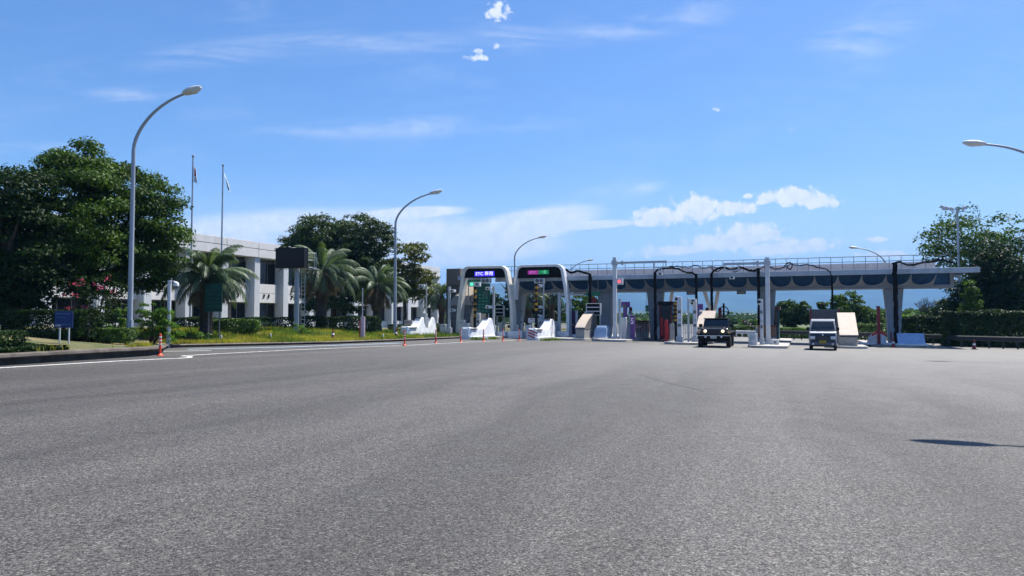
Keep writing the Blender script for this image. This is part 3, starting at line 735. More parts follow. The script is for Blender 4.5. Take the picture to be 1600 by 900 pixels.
hx, hy, _ = G(1535, 695); k = 10.1 / math.tan(SUN_EL); hx += k * math.sin(SUN_AZ); hy += k * math.cos(SUN_AZ)
put_lamp(hx + 2.9 * CT, hy - 2.9 * ST, RZ + math.pi, 'street lamp beside the camera that throws its head shadow on the asphalt', head_z=gz(hx, hy) + 10.1)

# floodlight mast on the right
fx, fy, _z = at(1500, 62)
o = thing('floodlight_mast', 'grey mast with floodlights above the right end of the canopy', 'floodlight mast', (fx, fy, gz(fx, fy)), RZ)
top = Z(323, fy) - gz(fx, fy)
b = MB(); b.tube([(0, 0, -.2), (0, 0, top)], [.11, .08], 10); b.build('pole', M_grey, o, fix=False)
b = MB(); b.box(-1.15, .75, -.04, .04, top - .25, top - .17); b.box(-.5, .4, -.3, -.24, top - .5, top - .44); b.build('crossarm', M_grey, o)
for x_, zz, an in ((-1.15, .12, 30), (-.8, .0, 30), (-.45, -.1, 30), (.55, -.05, -20)):
    b = MB(); T = Matrix.Translation((x_, -.1, top + zz - .1)) @ Matrix.Rotation(R(an), 4, 'Y'); b.loft([[(sx_ * q, sy_ * q, z_) for sx_, sy_ in ((-1, -1), (1, -1), (1, 1), (-1, 1))] for q, z_ in ((.1, .16), (.16, .1), (.2, -.1))], T)
    b.build('floodlight', M_lgrey, o, bevel=.01)

# ============================================================ flags
for px, D, ty, fy0, fy1, wpx, c, lab in ((297, 52, 246, 259, 284, 7, 'r', 'white flag with a red disc hanging limp on the left tall pole'), (344.5, 55, 260, 269, 297, 12, 'g', 'white flag with a green emblem drooping on the right tall pole')):
    l = lawn_at(px, D); tz = Z(ty, D) - l[2]
    o = thing('flagpole', 'thin grey flagpole, ' + ('left' if c == 'r' else 'right') + ' of the pair above the office', 'flagpole', l, 0, 'flagpoles by the office')
    b = MB(); b.tube([(0, 0, -.2), (0, 0, tz)], [.085, .05], 8); b.build('pole', M_pole, o, fix=False)
    b = MB(); b.lathe([(.01, tz), (.08, tz + .04), (.09, tz + .1), (.05, tz + .17), (.005, tz + .19)], 10); b.build('finial', M_dgrey, o)
    za, zb = Z(fy0, D), Z(fy1, D); wd = wpx * D / F; n = 18; mcol = 7
    V = []; Fc = []
    for i in range(n + 1):
        s = i / n
        for j in range(mcol + 1):
            u = j / mcol; ww = wd * (.35 + .65 * s) if c == 'r' else wd * (.25 + .75 * s)
            V.append((.07 + u * ww * (1 if c == 'r' else .35) + (0 if c == 'r' else s * wd * .6), .10 * math.sin(u * 9 + s * 3) * (.4 + s), za - (za - zb) * s * (1 - .22 * u * (1 - s)) - .15 * u))
    for i in range(n):
        for j in range(mcol): a = i * (mcol + 1) + j; Fc.append((a, a + 1, a + mcol + 2, a + mcol + 1))
    mf = mat('flag_cloth', (.78, .77, .78), .8, var=.02) ; md = M_red if c == 'r' else M_green
    b = MB(); b.add(V, Fc); fo = b.build('flag', mf, None, (W(px, 497, D)[0], D, 0), fix=False, smooth=60); fo.data.materials.append(md)
    for p in fo.data.polygons:
        i, j = divmod(p.index, mcol)
        if (c == 'r' and ((i - 6) / 5) ** 2 + ((j - 1.5) / 3.2) ** 2 < 1) or (c == 'g' and 10 <= i <= 14 and 1 <= j <= 3): p.material_index = 1
    tag(fo, lab, 'flag')

# ============================================================ message board on its post
l = lawn_at(460, 45); o = thing('message_board', 'blank black electronic message board on a pale post with a ladder', 'road sign', l, R(-14))
z0, z1 = Z(419, 45) - l[2], Z(388, 45) - l[2]; zc = (z0 + z1) / 2
b = MB(); b.box(-1.12, .86, -.42, .1, z0, z1); b.build('board_case', M_black, o, bevel=.02)
b = MB(); b.box(-1.08, .82, -.44, -.424, z0 + .05, z1 - .05); b.build('screen', mat('led_matrix_off', (.018, .012, .014), .5, var=.3, vscale=30), o)
b = MB(); b.tube([(0, .25, -.3), (0, .25, z1 - .1)], .155, 14); b.build('post', M_pole, o, fix=False)
b = MB(); 
for zz in (z0 + .1, zc, z1 - .15): b.box(-.6, .6, .1, .22, zz, zz + .08)
for zz in (z0 + .05, z0 + .5, z0 + .95): b.tube([(.84, .12, zz), (1.18, .5, zz), (.9, .8, zz)], .018, 5)
for xx, yy_ in ((1.18, .5), (.9, .8)): b.tube([(xx, yy_, z0 - .05), (xx, yy_, z0 + 1.0)], .018, 5)
b.box(.2, 1.2, .1, .8, z0 - .06, z0 - .02); b.build('service_platform', M_grey, o)
b = MB()
for xx in (.25, .5): b.tube([(xx, .35, .3), (xx, .35, z0)], .02, 5)
for i in range(14): b.tube([(.25, .35, .5 + i * (z0 - .6) / 13), (.5, .35, .5 + i * (z0 - .6) / 13)], .013, 5)
b.build('ladder', M_grey, o, fix=False)

# dark green notice sign
l = lawn_at(333, 36.5); o = thing('notice_sign', 'dark green notice board with faint text on two posts before the nearest palm', 'sign', l, R(-8))
z0, z1 = Z(487, 36.5) - l[2], Z(443, 36.5) - l[2]
b = MB(); b.box(-.47, .47, -.03, .03, z0, z1); b.build('panel', M_dgreen, o, bevel=.01)
for xx in (-.28, .3):
    b = MB(); b.tube([(xx, .06, -.2), (xx, .06, z1 - .05)], .035, 8); b.build('post', M_dgrey, o, fix=False)
mt = mat('faint_green_text', (.03, .14, .10), .6)
for i in range(6): lettering(('お 知 ら せ', '通行券をお取りください', '料金所出口 左側', '一般道 右方向', '大型車 徐行', '管理事務所')[i], .1 if i else .15, mt, o, (0, -.034, z1 - .16 - i * .2), w=.4 if i == 0 else .74)
# blue sign
l = lawn_at(100, 26.0); o = thing('notice_sign', 'small navy blue notice board with white text on two white legs under the trees', 'sign', l, R(12))
z0, z1 = Z(512, 26) - l[2], Z(486, 26) - l[2]
b = MB(); b.box(-.3, .29, -.02, .02, z0, z1); b.build('panel', M_nblue, o, bevel=.005)
for xx in (-.14, .16):
    b = MB(); b.tube([(xx, .04, -.2), (xx, .04, z1 - .05)], .028, 8); b.build('post', M_lgrey, o, fix=False)
mt2 = mat('pale_blue_text', (.12, .2, .42), .6)
for i, (tx, ww) in enumerate((('高速道路の管理事務所は', .5), ('こちらです', .3), ('', 0), ('料金所事務室 左折', .46))):
    if tx: lettering(tx, .07, mt2, o, (-.02 if i != 1 else -.1, -.024, z1 - .10 - i * .13), w=ww)
lettering('高速道路', .075, M_letterw, o, (-.18, -.024, z0 + .08), w=.18)

# dome camera post on the lawn
l = lawn_at(268, 33); o = thing('dome_camera_post', 'pale post with a white dome camera between shrub and nearest palm', 'camera post', l)
zt = Z(438, 33) - l[2]
b = MB(); b.tube([(-.12, 0, -.2), (-.12, 0, zt)], .085, 12); b.build('post', M_lgrey, o, fix=False)
b = MB(); b.tube([(-.12, 0, zt - .08), (.1, -.05, zt - .05), (.2, -.05, zt - .1)], .03, 8); b.build('bracket', M_lgrey, o, fix=False)
b = MB(); b.lathe([(.02, zt - .06), (.1, zt - .1), (.135, zt - .2), (.13, zt - .27)], 14, Matrix.Translation((.2, -.05, 0))); b.build('dome_hood', M_white, o)
b = MB(); b.lathe([(.115, zt - .26), (.10, zt - .33), (.05, zt - .38), (.005, zt - .39)], 14, Matrix.Translation((.2, -.05, 0))); b.build('dome_glass', M_dgrey, o)

# ============================================================ delineator posts and cones
def make_del(label):
    o = thing('delineator_post', label, 'delineator post', (0, 0, 0), 0, 'orange delineator posts along the lane line')
    b = MB(); b.lathe([(.12, 0), (.12, .02), (.075, .05), (.045, .09), (.042, .78), (.036, .81), (.01, .82)], 14); b.build('post', M_orange, o)
    for z in (.40, .53, .66):
        b = MB(); b.lathe([(.043, z), (.046, z + .004), (.046, z + .056), (.043, z + .06)], 14); b.build('reflective_band', M_letterw, o)
    return o
d0 = make_del('nearest orange delineator post at the rounded tip of the kerb'); d0.location = G(250, 556)
for px, py, lb in ((632, 540, 'orange post in front of the first white barrier nose'), (681, 536.3, 'orange post at the right end of the first white barrier'), (720, 535, 'orange post before the nose of the middle white barrier'),
                   (755.5, 533.8, 'orange post before the middle of the middle white barrier'), (786, 533, 'orange post just left of the first gate right leg'), (811.5, 532.3, 'orange post farthest along, left of the striped barrier nose')):
    dup(d0, G(px, py), random.uniform(0, 3), lb)
M_cone = mat('faded_cone_red', (.22, .03, .025), .6, var=.25)
def make_cone(label, loc, s=1):
    o = thing('traffic_cone', label, 'traffic cone', loc, .3, 'traffic cones'); o.scale = (s, s, s)
    b = MB(); b.box(-.19, .19, -.19, .19, 0, .035); b.build('base', M_black, o, bevel=.01)
    b = MB(); b.lathe([(.145, .036), (.12, .1), (.035, .66), (.03, .70), (.01, .705)], 14); b.build('cone', M_cone, o)
    b = MB(); b.lathe([(.094, .30), (.098, .305), (.075, .42), (.070, .425)], 14); b.build('stripe', M_letterw, o)
    return o
c0 = make_cone('faded cone standing in the grass right of the message board', lawn_at(520.5, 42.5), .9)
dup(c0, lawn_at(619, 48.2), 1.0, 'dark red cone at the foot of the second street lamp')
dup(c0, G(1396, 543), .4, 'cone leaning against the thick black post at the canopy right leg')
dup(c0, G(1522, 546), 1.4, 'lone dark cone on the asphalt before the right hedge')

# ============================================================ canopy
cn = thing('toll_canopy', 'long pale concrete toll canopy with blue scalloped soffit spanning the lanes', 'toll canopy', (5.1, 57.6, 0), RZ)
A0, A1 = -7.0, 27.6; TZ = 4.93; FZ = 4.58; GB = 3.68
AG = 26.2
def cb(name, m, boxes, **k):
    b = MB()
    for q in boxes: b.box(*q)
    return b.build(name, m, cn, **k)
cb('fascia', M_fascia, [(A0, A1, 0, .22, FZ, TZ)], bevel=.02)
cb('deck', M_canopy, [(A0, A1, .224, 6.0, TZ - .16, TZ - .02)])
cb('rear_fascia', M_fascia, [(A0, A1, 6.0, 6.22, FZ, TZ)], bevel=.02)
cb('girder', M_canopy, [(A0, AG, 2.05, 4.2, GB, GB + .22)], bevel=.02)
cb('inner_wall', M_cblue, [(A0, AG, 2.3, 3.9, GB + .225, TZ - .17)])
cb('soffit', M_cblue, [(A0 + .1, A1 - .1, .23, 2.29, TZ - .20, TZ - .162), (A0 + .1, A1 - .1, 3.91, 5.99, TZ - .20, TZ - .162)])
# front and rear scalloped webs: a sloping sheet from the lip down to the girder with U shaped openings
def web(y0, zt, y1, zb, flip):
    b = MB(); bay = 1.52; n = int((AG - A0) / bay); ns = 20; off = .10 * flip
    for side in (0, 1):
        pass
    for k in range(n):
        xs0 = A0 + .25 + k * bay
        r = bay / 2 - .075; pr = []
        for i in range(ns + 1):
            u = -bay / 2 + bay * i / ns
            hb = 0 if abs(u) >= r else .34 + .52 * math.sqrt(max(0, 1 - (u / r) ** 2))
            pr.append((xs0 + bay / 2 + u, hb))
        x_end = xs0 + bay
        if x_end > AG + .9: 
            pass
        def pt(x, t, o_): return (x, y0 + (y1 - y0) * t + o_, zt + (zb - zt) * t)
        for i in range(ns):
            (xa, ha), (xb, hb) = pr[i], pr[i + 1]
            P8 = [pt(xa, ha, 0), pt(xb, hb, 0), pt(xb, 1, 0), pt(xa, 1, 0)]; Q8 = [pt(xa, ha, off), pt(xb, hb, off), pt(xb, 1, off), pt(xa, 1, off)]
            b.add(P8 + Q8, [(0, 1, 2, 3), (7, 6, 5, 4), (0, 4, 5, 1)])
    return b
web(.225, FZ + .02, 2.046, GB + .10, .14).build('front_web', M_canopy, cn, fix=True, smooth=0)
web(5.99, FZ + .02, 4.205, GB + .10, -.14).build('rear_web', M_canopy, cn, fix=True, smooth=0)
cb('end_cap', M_canopy, [(AG + .003, AG + .25, 2.05, 4.2, GB, TZ - .2)])
# pillars tapering down
def a_of(px, b): 
    r = ray(px, 497)[0] / ray(px, 497)[1]; return (r * (57.6 + b * CT) - 5.1 - b * ST) / (CT + r * ST)
for px in (807, 946, 1024, 1199, 1397):
    a = a_of(px, 2.8); x, y, zb = AB(a, 2.8, .1); b = MB()
    b.loft([[(a - wx, 3.1 - wy, z), (a + wx, 3.1 - wy, z), (a + wx, 3.1 + wy, z), (a - wx, 3.1 + wy, z)] for wx, wy, z in ((.36, .36, zb - .2), (.50, .5, 2.2), (.62, .62, GB - .003))])
    b.build('pillar', M_canopy, cn, bevel=.05)
for px in (1048, 1117):
    a = a_of(px, 9); zb = AB(a, 9)[2]
    for s_ in (-1, 1):
        b = MB(); b.tube([(a + s_ * .75, 6.1, FZ + .05), (a + s_ * .1, 7.5, 1.9), (a + s_ * .1, 8.2, zb - .1)], [.17, .14, .12], 8); b.build('raking_strut', M_lgrey, cn, fix=False)
# parapet mesh and railing
cb('rear_screen', mat('pinkish_screen', (.62, .52, .50), .8, var=.12, dirt=(.45, .42, .42), dirtamt=.8, dscale=.6), [(A0 + .3, AG - .3, 5.7, 5.76, TZ + .0, TZ + .82)])
b = MB(); rh = .92
nb = 44
for i in range(nb + 1):
    x_ = A0 + .6 + (AG - A0 - .8) * i / nb; b.tube([(x_, .35, TZ - .03), (x_, .35, TZ + rh)], .02, 5)
for z in (TZ + rh, TZ + rh * .62): b.tube([(A0 + .6, .35, z), (AG - .2, .35, z)], .024, 6)
b.build('railing', M_dgrey, cn, fix=False)
# lane status boxes under the beam
for px in (1080, 1159):
    a = a_of(px, 2); b = MB(); b.box(a - .33, a + .33, 1.9, 2.04, GB - .30, GB - .01); f_ = b.build('lane_signal_box', M_dgrey, cn)
    b = MB(); b.box(a - .2, a + .2, 1.885, 1.898, GB - .22, GB - .1); b.build('signal_face', mat('dim_amber_display', (.25, .2, .12), .6, var=.5, vscale=9), f_)

# thick black cable-wrapped posts
M_wrap = M_cable
posts = [(922, -.6, 428, .115), (1024, -.6, 426, .10), (1088.5, -.6, 428, .085), (1112.5, -.6, 428, .09), (1186, -.6, 419, .10), (1301, -.6, 432, .055), (1400, -.5, 410, .14)]
PL = []
lbs = ['left of the red signal box post', 'near the dark red booth', 'just left of the jeep roof', 'directly behind the jeep', 'left of the tall square steel post', 'thin, above the silver van', 'thickest, on the right canopy pillar']
for (px, bb_, py, r), lb in zip(posts, lbs):
    p = spot(px, bb_, .1); zt = Z(py, p[1]) - p[2]; b = MB(); n = 22
    b.tube([(r * .25 * math.sin(i * 1.9), r * .2 * math.cos(i * 2.3), zt * i / n) for i in range(n + 1)], [r * (1 + .12 * math.sin(i * 2.7)) for i in range(n + 1)], 9)
    for k in range(3):
        b.tube([(r * .95 * math.cos(k * 2.1 + i * .35), r * .95 * math.sin(k * 2.1 + i * .35), zt * i / n) for i in range(n + 1)], .024, 6)
    o = b.build('cable_post', M_wrap, None, p, fix=False); tag(o, 'black cable wrapped post ' + lb, 'cable post', 'black cable posts at the canopy edge'); PL.append((p, zt))
def cable(label, pxs, bb_=-.55, r=.045, strands=3, group='black cables slung along the canopy edge'):
    P_ = [spot(px, bb_)[:2] + (0,) for px, py in pxs]; P_ = [(x, y, Z(py, y)) for (x, y, _), (px, py) in zip(P_, pxs)]
    o_ = P_[0]; b = MB(); n = 10
    for s_ in range(strands):
        Q = []
        for i in range(len(P_) - 1):
            for k in range(n):
                f_ = k / n; p0 = P_[max(0, i - 1)]; p1_ = P_[i]; p2_ = P_[i + 1]; p3_ = P_[min(len(P_) - 1, i + 2)]
                q = [.5 * (2 * p1_[c] + (p2_[c] - p0[c]) * f_ + (2 * p0[c] - 5 * p1_[c] + 4 * p2_[c] - p3_[c]) * f_ ** 2 + (3 * p1_[c] - p0[c] - 3 * p2_[c] + p3_[c]) * f_ ** 3) for c in range(3)]
                Q.append((q[0] - o_[0], q[1] - o_[1] + .05 * s_, q[2] - o_[2] + .05 * math.sin(i * 2 + k * .5 + s_ * 2.1)))
        Q.append((P_[-1][0] - o_[0], P_[-1][1] - o_[1], P_[-1][2] - o_[2])); b.tube(Q, r * (1 if s_ == 0 else .55), 6)
    o = b.build('power_cable', M_cable, None, o_, fix=False); return tag(o, label, 'cable', group)
cable('cable bundle from the second gate over to the black post before the green lane sign', [(884, 421), (893, 426), (903, 423), (912, 426), (920, 428), (924, 434), (923, 445)], r=.07)
cable('cable arching right from the black post near the dark red booth', [(1023, 440), (1023, 428), (1030, 421), (1045, 419), (1060, 420), (1072, 425), (1084, 427), (1089, 434), (1090, 446)], r=.05)
cable('wavy cable along the railing above the dark red booth', [(1045, 417), (1058, 416), (1075, 418), (1088, 415), (1100, 419), (1112, 416), (1125, 420), (1133, 417)], r=.03, strands=2)
cable('cable arching from the post behind the jeep to the next post right', [(1112, 446), (1112, 430), (1118, 422), (1130, 418), (1145, 421), (1158, 417), (1170, 422), (1180, 423), (1187, 420), (1187, 432)], r=.055)
cable('wavy thin cables above the jeep beside the camera bracket', [(1110, 418), (1122, 424), (1133, 417), (1150, 425), (1160, 419), (1178, 424), (1198, 416)], r=.03, strands=2)
cable('cable looping right from the tall square post down to the thin post', [(1203, 418), (1215, 420), (1225, 418), (1233, 411), (1239, 413), (1237, 420), (1231, 418), (1236, 413), (1250, 414), (1265, 414), (1280, 418), (1292, 420), (1299, 427), (1301, 438)], r=.035, strands=2)
cable('slack cable along the right railing from the thickest black post', [(1400, 412), (1408, 409), (1418, 413), (1430, 414), (1445, 410), (1458, 409), (1470, 406), (1485, 409), (1498, 412)], r=.045)

# stair tower of pebble concrete at the left end
M_peb = mat('pebble_concrete', (.17, .14, .125), .95, var=.35, vscale=9, bump=1, bscale=30)
a = a_of(708, .5); p = AB(a_of(697, .8), .8)
o = thing('stair_tower', 'brown pebble concrete stair tower beside the first arched gate', 'stair tower', p, RZ)
zt = Z(420, p[1]) - p[2]
b = MB(); b.box(0, 1.35, 0, 3.5, -.2, zt * .745); b.build('wall', mat('dark_pebble_concrete', (.09, .085, .085), .95, var=.3, vscale=9, bump=1, bscale=30), o, bevel=.02)
b = MB(); b.box(0, 1.35, 0, 3.5, zt * .75, zt); b.build('upper_wall', M_peb, o, bevel=.02)
b = MB(); b.box(1.4, 4.2, -.6, .2, zt * .82, zt * .88); b.build('link_beam', M_fascia, o)
p = AB(a_of(719, 1.5), 1.5); zs = Z(444, p[1]) - p[2]; zm = Z(477, p[1]) - p[2]
o = thing('stair_housing', 'sand coloured sloping stair housing seen through the first arched gate', 'stair housing', p, RZ)
b = MB(); b.prism([(-2.2, zm - .05), (-1.6, zm + .55), (.2, zs - .3), (.9, zs), (1.2, zm - .05)], 0, 2.0); b.build('hood', mat('sand_panel', (.33, .28, .22), .85, var=.1, dirt=(.2, .17, .14), dirtamt=.6), o, bevel=.02)
b = MB(); b.box(.05, 1.95, -2.1, 1.15, -.2, zm - .06); b.build('wall', mat('grey_block', (.13, .13, .135), .9, var=.2), o)

# ============================================================ islands
def island(a0, a1, b0, b1, label, m=M_conc, h=.15, skew=.4):
    """kerbed refuge island, nose towards the camera"""
    poly = []; n = 8; r = (a1 - a0) / 2; am = (a0 + a1) / 2
    for i in range(n + 1): th = math.pi + math.pi * i / n; poly.append((am + r * math.cos(th), b0 + r * .55 + r * .55 * math.sin(th)))
    poly += [(a1, (b0 + b1) / 2), (a1, b1), (a0, b1), (a0, (b0 + b1) / 2)]
    x0, y0, z0 = AB(am, b0); vs = []; k = len(poly)
    for z in (-.06, h):
        for (a, b_) in poly: x, y, g = AB(a, b_); vs.append((x - x0, y - y0, g - z0 + z))
    fs = [tuple(range(k, 2 * k))] + [(i, (i + 1) % k, k + (i + 1) % k, k + i) for i in range(k)]
    b = MB(); b.add(vs, fs); o = b.build('traffic_island', m, None, (x0, y0, z0), bevel=.025)
    return tag(o, label, 'traffic island', 'kerbed islands between the toll lanes')
M_isl = mat('island_kerb', (.40, .385, .355), .88, var=.12, bump=.5, dirt=(.12, .11, .1), dirtamt=.7, dscale=.8)
island(-11.2, -9.2, -4.0, 14, 'low kerbed island behind the first white barrier', M_isl)
island(-6.4, -4.9, -4.9, 14, 'low kerbed island behind the middle white barrier', M_isl)
island(-2.6, -.3, -1.2, 14, 'low kerbed island behind the striped white barrier', M_isl)
island(-.9, 2.0, -4.9, 14, 'island carrying the curved beige wedge and its fence', M_isl)
island(2.6, 5.2, -5.4, 14, 'island carrying the red signal box post and the purple number 5 post', M_isl)
island(8.2, 10.6, -7.9, 14, 'island carrying the grey toll machines left of the jeep', M_isl)
island(13.6, 15.9, -10.2, 12, 'island carrying the tall square post between jeep and van', M_isl)
island(18.0, 20.4, -6.9, 12, 'island carrying the beige wedge right of the silver van', M_isl)
island(20.9, 24.8, -1.6, 12, 'widest island under the right canopy pillar', M_isl)

# ============================================================ white ship-prow barriers
def barrier(label, loc, fins, L=4.1, stripes=False, low=.88):
    o = thing('crash_barrier', label, 'crash barrier', loc, RZ, 'white prow shaped barriers before the gates')
    b = MB(); st = []
    def hgt(y):
        h = low - .10 * min(1, y / 1.2)
        for (y0, y1, y2, y3) in fins:
            if y0 <= y <= y1: u = (y - y0) / (y1 - y0); h = max(h, low - .12 + (1.52 - low + .12) * (u ** 1.7))
            elif y1 < y <= y2: h = 1.52
            elif y2 < y <= y3: u = (y - y2) / (y3 - y2); h = max(h, 1.52 - (1.52 - low + .1) * u)
        return h
    n = 48
    for i in range(n + 1):
        y = L * i / n; h = hgt(y); wb = .62 * min(1, .6 + .75 * math.sqrt(y / 1.1)) if y < 1.1 else .62; wb *= .74; wt = wb * (.80 - .22 * max(0, (h - low) / (1.5 - low)))
        if i == 0: h = low - .12
        ring = []
        for sx_ in (-1, 1):
            pp = [(sx_ * wb, 0), (sx_ * wb, .18), (sx_ * (wb * .93), .22), (sx_ * wt, h - .07), (sx_ * (wt - .06), h)]
            ring += pp if sx_ > 0 else pp[::-1]
        # order: left top .. left bottom, right bottom .. right top
        ring = [(x, y, z) for x, z in ring]; st.append(ring)
    b.loft(st); b.build('body', M_guard, o, smooth=28)
    b = MB(); hb = hgt(.4)
    b.box(.26, .445, .22, 1.25, hb - .15, hb - .06); b.box(-.2, .26, .05, .3, hb - .13, hb - .05); b.build('lamp_slot', M_dgrey, o, bevel=.01)
    for (y0, y1, y2, y3) in fins:
        b = MB(); b.box(-.2, .2, y1 - .10, y1 + .05, 1.42, 1.535); b.build('fin_lamp', M_dgrey, o, bevel=.01)
    if stripes:
        b = MB()
        for k in range(3):
            z0 = .12 + .2 * k
            b.add([(-.26, -.012, z0 + .2), (.26, -.012, z0), (.26, -.012, z0 + .1), (-.26, -.012, z0 + .3)], [(0, 1, 2, 3)])
            b.add([(.262, -.012, z0), (.40, .2, z0 - .07), (.40, .2, z0 + .03), (.262, -.012, z0 + .1)], [(0, 1, 2, 3)])
        b.build('red_stripes', M_red, o, smooth=0)
    return o
barrier('first white prow barrier with two fins, beside the second lamp post', spot(631, -9.0, 0), [(1.2, 2.25, 2.6, 2.66), (2.95, 3.9, 4.3, 4.4)], 4.4)
barrier('middle white prow barrier with one tall fin before the first arched gate', spot(726.5, -8.4, 0), [(2.45, 3.75, 4.3, 4.5)], 4.5)
barrier('white prow barrier with red stripes on its nose before the second gate', spot(830, -6.4, 0), [(2.45, 3.75, 4.3, 4.5)], 4.5, True)
b = MB(); b.box(-.3, .3, -.25, .25, 0, 1.15); b.box(-.05, .25, -.2, .2, 1.15, 1.5); o = b.build('control_cabinet', M_grey, None, spot(662, -6.1, 0), RZ, bevel=.02); tag(o, 'grey control cabinet standing between the fins of the first barrier', 'cabinet'); o.location.z += .35
def lowwall(px0, px1, bb_, hh, lb):
    a0, a1 = a_of(px0, bb_), a_of(px1, bb_); x, y, z = AB((a0 + a1) / 2, bb_, 0); w_ = (a1 - a0) / 2
    b = MB(); b.box(-w_, w_, -.02, .9, 0, hh); o = b.build('low_wall', M_guard, None, (x, y, z), RZ, bevel=.04); tag(o, lb, 'low wall', 'low white concrete blocks at the gate feet')
lowwall(683, 697, -1.5, .55, 'low white block right of the first prow barrier')
lowwall(776, 789, -2.8, .5, 'low white block right of the middle prow barrier')
lowwall(793, 816, -2.6, .55, 'low white block at the right foot of the first gate')
lowwall(870, 889, -1.3, .6, 'low white block right of the striped prow barrier')
lowwall(892, 904, -.8, .35, 'low white block just left of the curved beige wedge')

# ============================================================ arched gates
def gate(label, pl, pr, bb_, pts_l, pts_r, led, short_left):
    """pts in photo pixels on the plane b = bb_"""
    base = spot(pl, bb_, .0); o = thing('toll_gate_arch', label, 'toll gate', base, RZ, 'arched gates over the ETC lanes')
    a_base = a_of(pl, bb_)
    def Q(px, py): a = a_of(px, bb_); y = 57.6 - a * ST + bb_ * CT; return (a - a_base, Z(py, y) - base[2])
    outer = [Q(*p) for p in pts_l['out']] + [Q(*p) for p in pts_r['out']]
    inner = [Q(*p) for p in pts_l['in']] + [Q(*p) for p in pts_r['in']]
    b = MB(); k = len(outer); Vv = []
    for y in (0, .75): Vv += [(x, y, z) for x, z in outer] + [(x, y, z) for x, z in inner]
    Fs = []
    for i in range(k - 1):
        Fs.append((i, i + 1, k + i + 1, k + i)); Fs.append((2 * k + i, 3 * k + i, 3 * k + i + 1, 2 * k + i + 1))
        Fs.append((i, 2 * k + i, 2 * k + i + 1, i + 1)); Fs.append((k + i, k + i + 1, 3 * k + i + 1, 3 * k + i))
    Fs += [(0, k, 3 * k, 2 * k), (k - 1, 3 * k - 1, 4 * k - 1, 2 * k - 1)]
    b.add(Vv, Fs); b.build('arch_frame', M_cream if not short_left else mat('pale_arch_paint', (.70, .72, .74), .5, var=.05, dirt=(.3, .28, .25), dirtamt=.3), o, bevel=.04)
    # display panel
    pan = [Q(*p) for p in led['panel']]; b = MB(); b.prismy(pan, .12, .55); b.build('display_panel', M_bpanel, o, bevel=.01)
    (x0, z1), (x1, z0) = Q(*led['a']), Q(*led['b'])
    if led['kind'] == 'blue':
        b = MB(); b.box(x0, x1, .095, .118, z0, z1); s_ = b.build('led_screen', mat('blue_led', (.03, .02, .5), .5, emit=(.045, .02, .85), estr=.5, var=.05), o)
        lettering('ETC 専用', (z1 - z0) * .86, mat('white_led', (.8, .8, 1), .5, emit=(.8, .75, 1), estr=.55), s_, ((x0 + x1) / 2, .088, (z0 + z1) / 2), w=(x1 - x0) * .86, bold=.004)
    else:
        xm = (x0 + x1) / 2
        b = MB(); b.box(x0, xm - .005, .095, .118, z0, z1); s_ = b.build('led_screen', mat('magenta_led', (.25, .03, .25), .5, emit=(.8, .05, .55), estr=.12, var=.05), o)
        lettering('ETC', (z1 - z0) * .85, mat('dark_led', (.25, .02, .25), .5, emit=(.9, .4, .9), estr=.3), s_, ((x0 + xm) / 2, .088, (z0 + z1) / 2), w=(xm - x0) * .6)
        b = MB(); b.box(xm + .005, x1, .095, .118, z0, z1); s_ = b.build('led_screen', mat('green_led', (.01, .18, .06), .5, emit=(.03, .6, .2), estr=.10, var=.05), o)
        lettering('一般', (z1 - z0) * .85, mat('pale_green_led', (.1, .6, .3), .5, emit=(.2, .9, .5), estr=.3), s_, ((x1 + xm) / 2, .088, (z0 + z1) / 2), w=(x1 - xm) * .55)
    # twin lens box hung below
    (x0, z1), (x1, z0) = Q(*led['la']), Q(*led['lb'])
    b = MB(); b.box(x0, x1, .1, .4, z0, z1); bx_ = b.build('twin_signal_box', M_lgrey, o, bevel=.02)
    for f_ in (.3, .7):
        b = MB(); T = Matrix.Translation((x0 + (x1 - x0) * f_, .1, (z0 + z1) / 2)) @ Matrix.Rotation(math.pi / 2, 4, 'X'); b.lathe([(.15, -.02), (.155, .03), (.13, .03), (.12, .005)], 14, T); b.build('lens', M_dgrey, bx_)
    b = MB(); b.box((x0 + x1) / 2 - .04, (x0 + x1) / 2 + .04, .2, .28, z1 + .002, z1 + .2); b.build('hanger', M_grey, o)
    return o
gate('left arched gate with cream frame and blue lit ETC sign', 716, 800, -1.3,
     dict(out=[(711, 522), (714, 480), (719, 440), (722, 424), (724, 419), (729, 416)], **{'in': [(718, 522), (720, 480), (724, 441), (726, 427), (728, 422), (731, 419.5)]}),
     dict(out=[(784, 415), (789, 418), (792, 424), (797, 450), (801, 480), (802.5, 521)], **{'in': [(782, 419), (786, 421), (788, 426), (793, 451), (796, 480), (797, 521)]}),
     dict(kind='blue', panel=[(724, 434), (726, 421), (729, 418), (784, 417.5), (788, 421), (790, 433.5)], a=(740.5, 424.2), b=(771.5, 431.2), la=(750, 435), lb=(765, 442)), False)
gate('right arched gate with pale frame and magenta and green lit sign', 803, 886, -.6,
     dict(out=[(799, 468), (800, 456), (803, 436), (806, 422), (808, 416.5), (814, 414)], **{'in': [(804.5, 468), (805.5, 456), (807, 437), (809, 424), (811, 419.5), (815, 417.5)]}),
     dict(out=[(870, 412.5), (876, 414.5), (880, 420), (885, 446), (889, 475), (889.5, 521)], **{'in': [(868, 416.5), (873, 418), (876, 423), (880, 447), (884, 475), (885, 521)]}),
     dict(kind='two', panel=[(806, 434.5), (808, 421), (812, 417.3), (870, 416), (874, 420), (877, 433)], a=(824, 422.5), b=(857, 428.2), la=(834, 435), lb=(850, 442)), True)
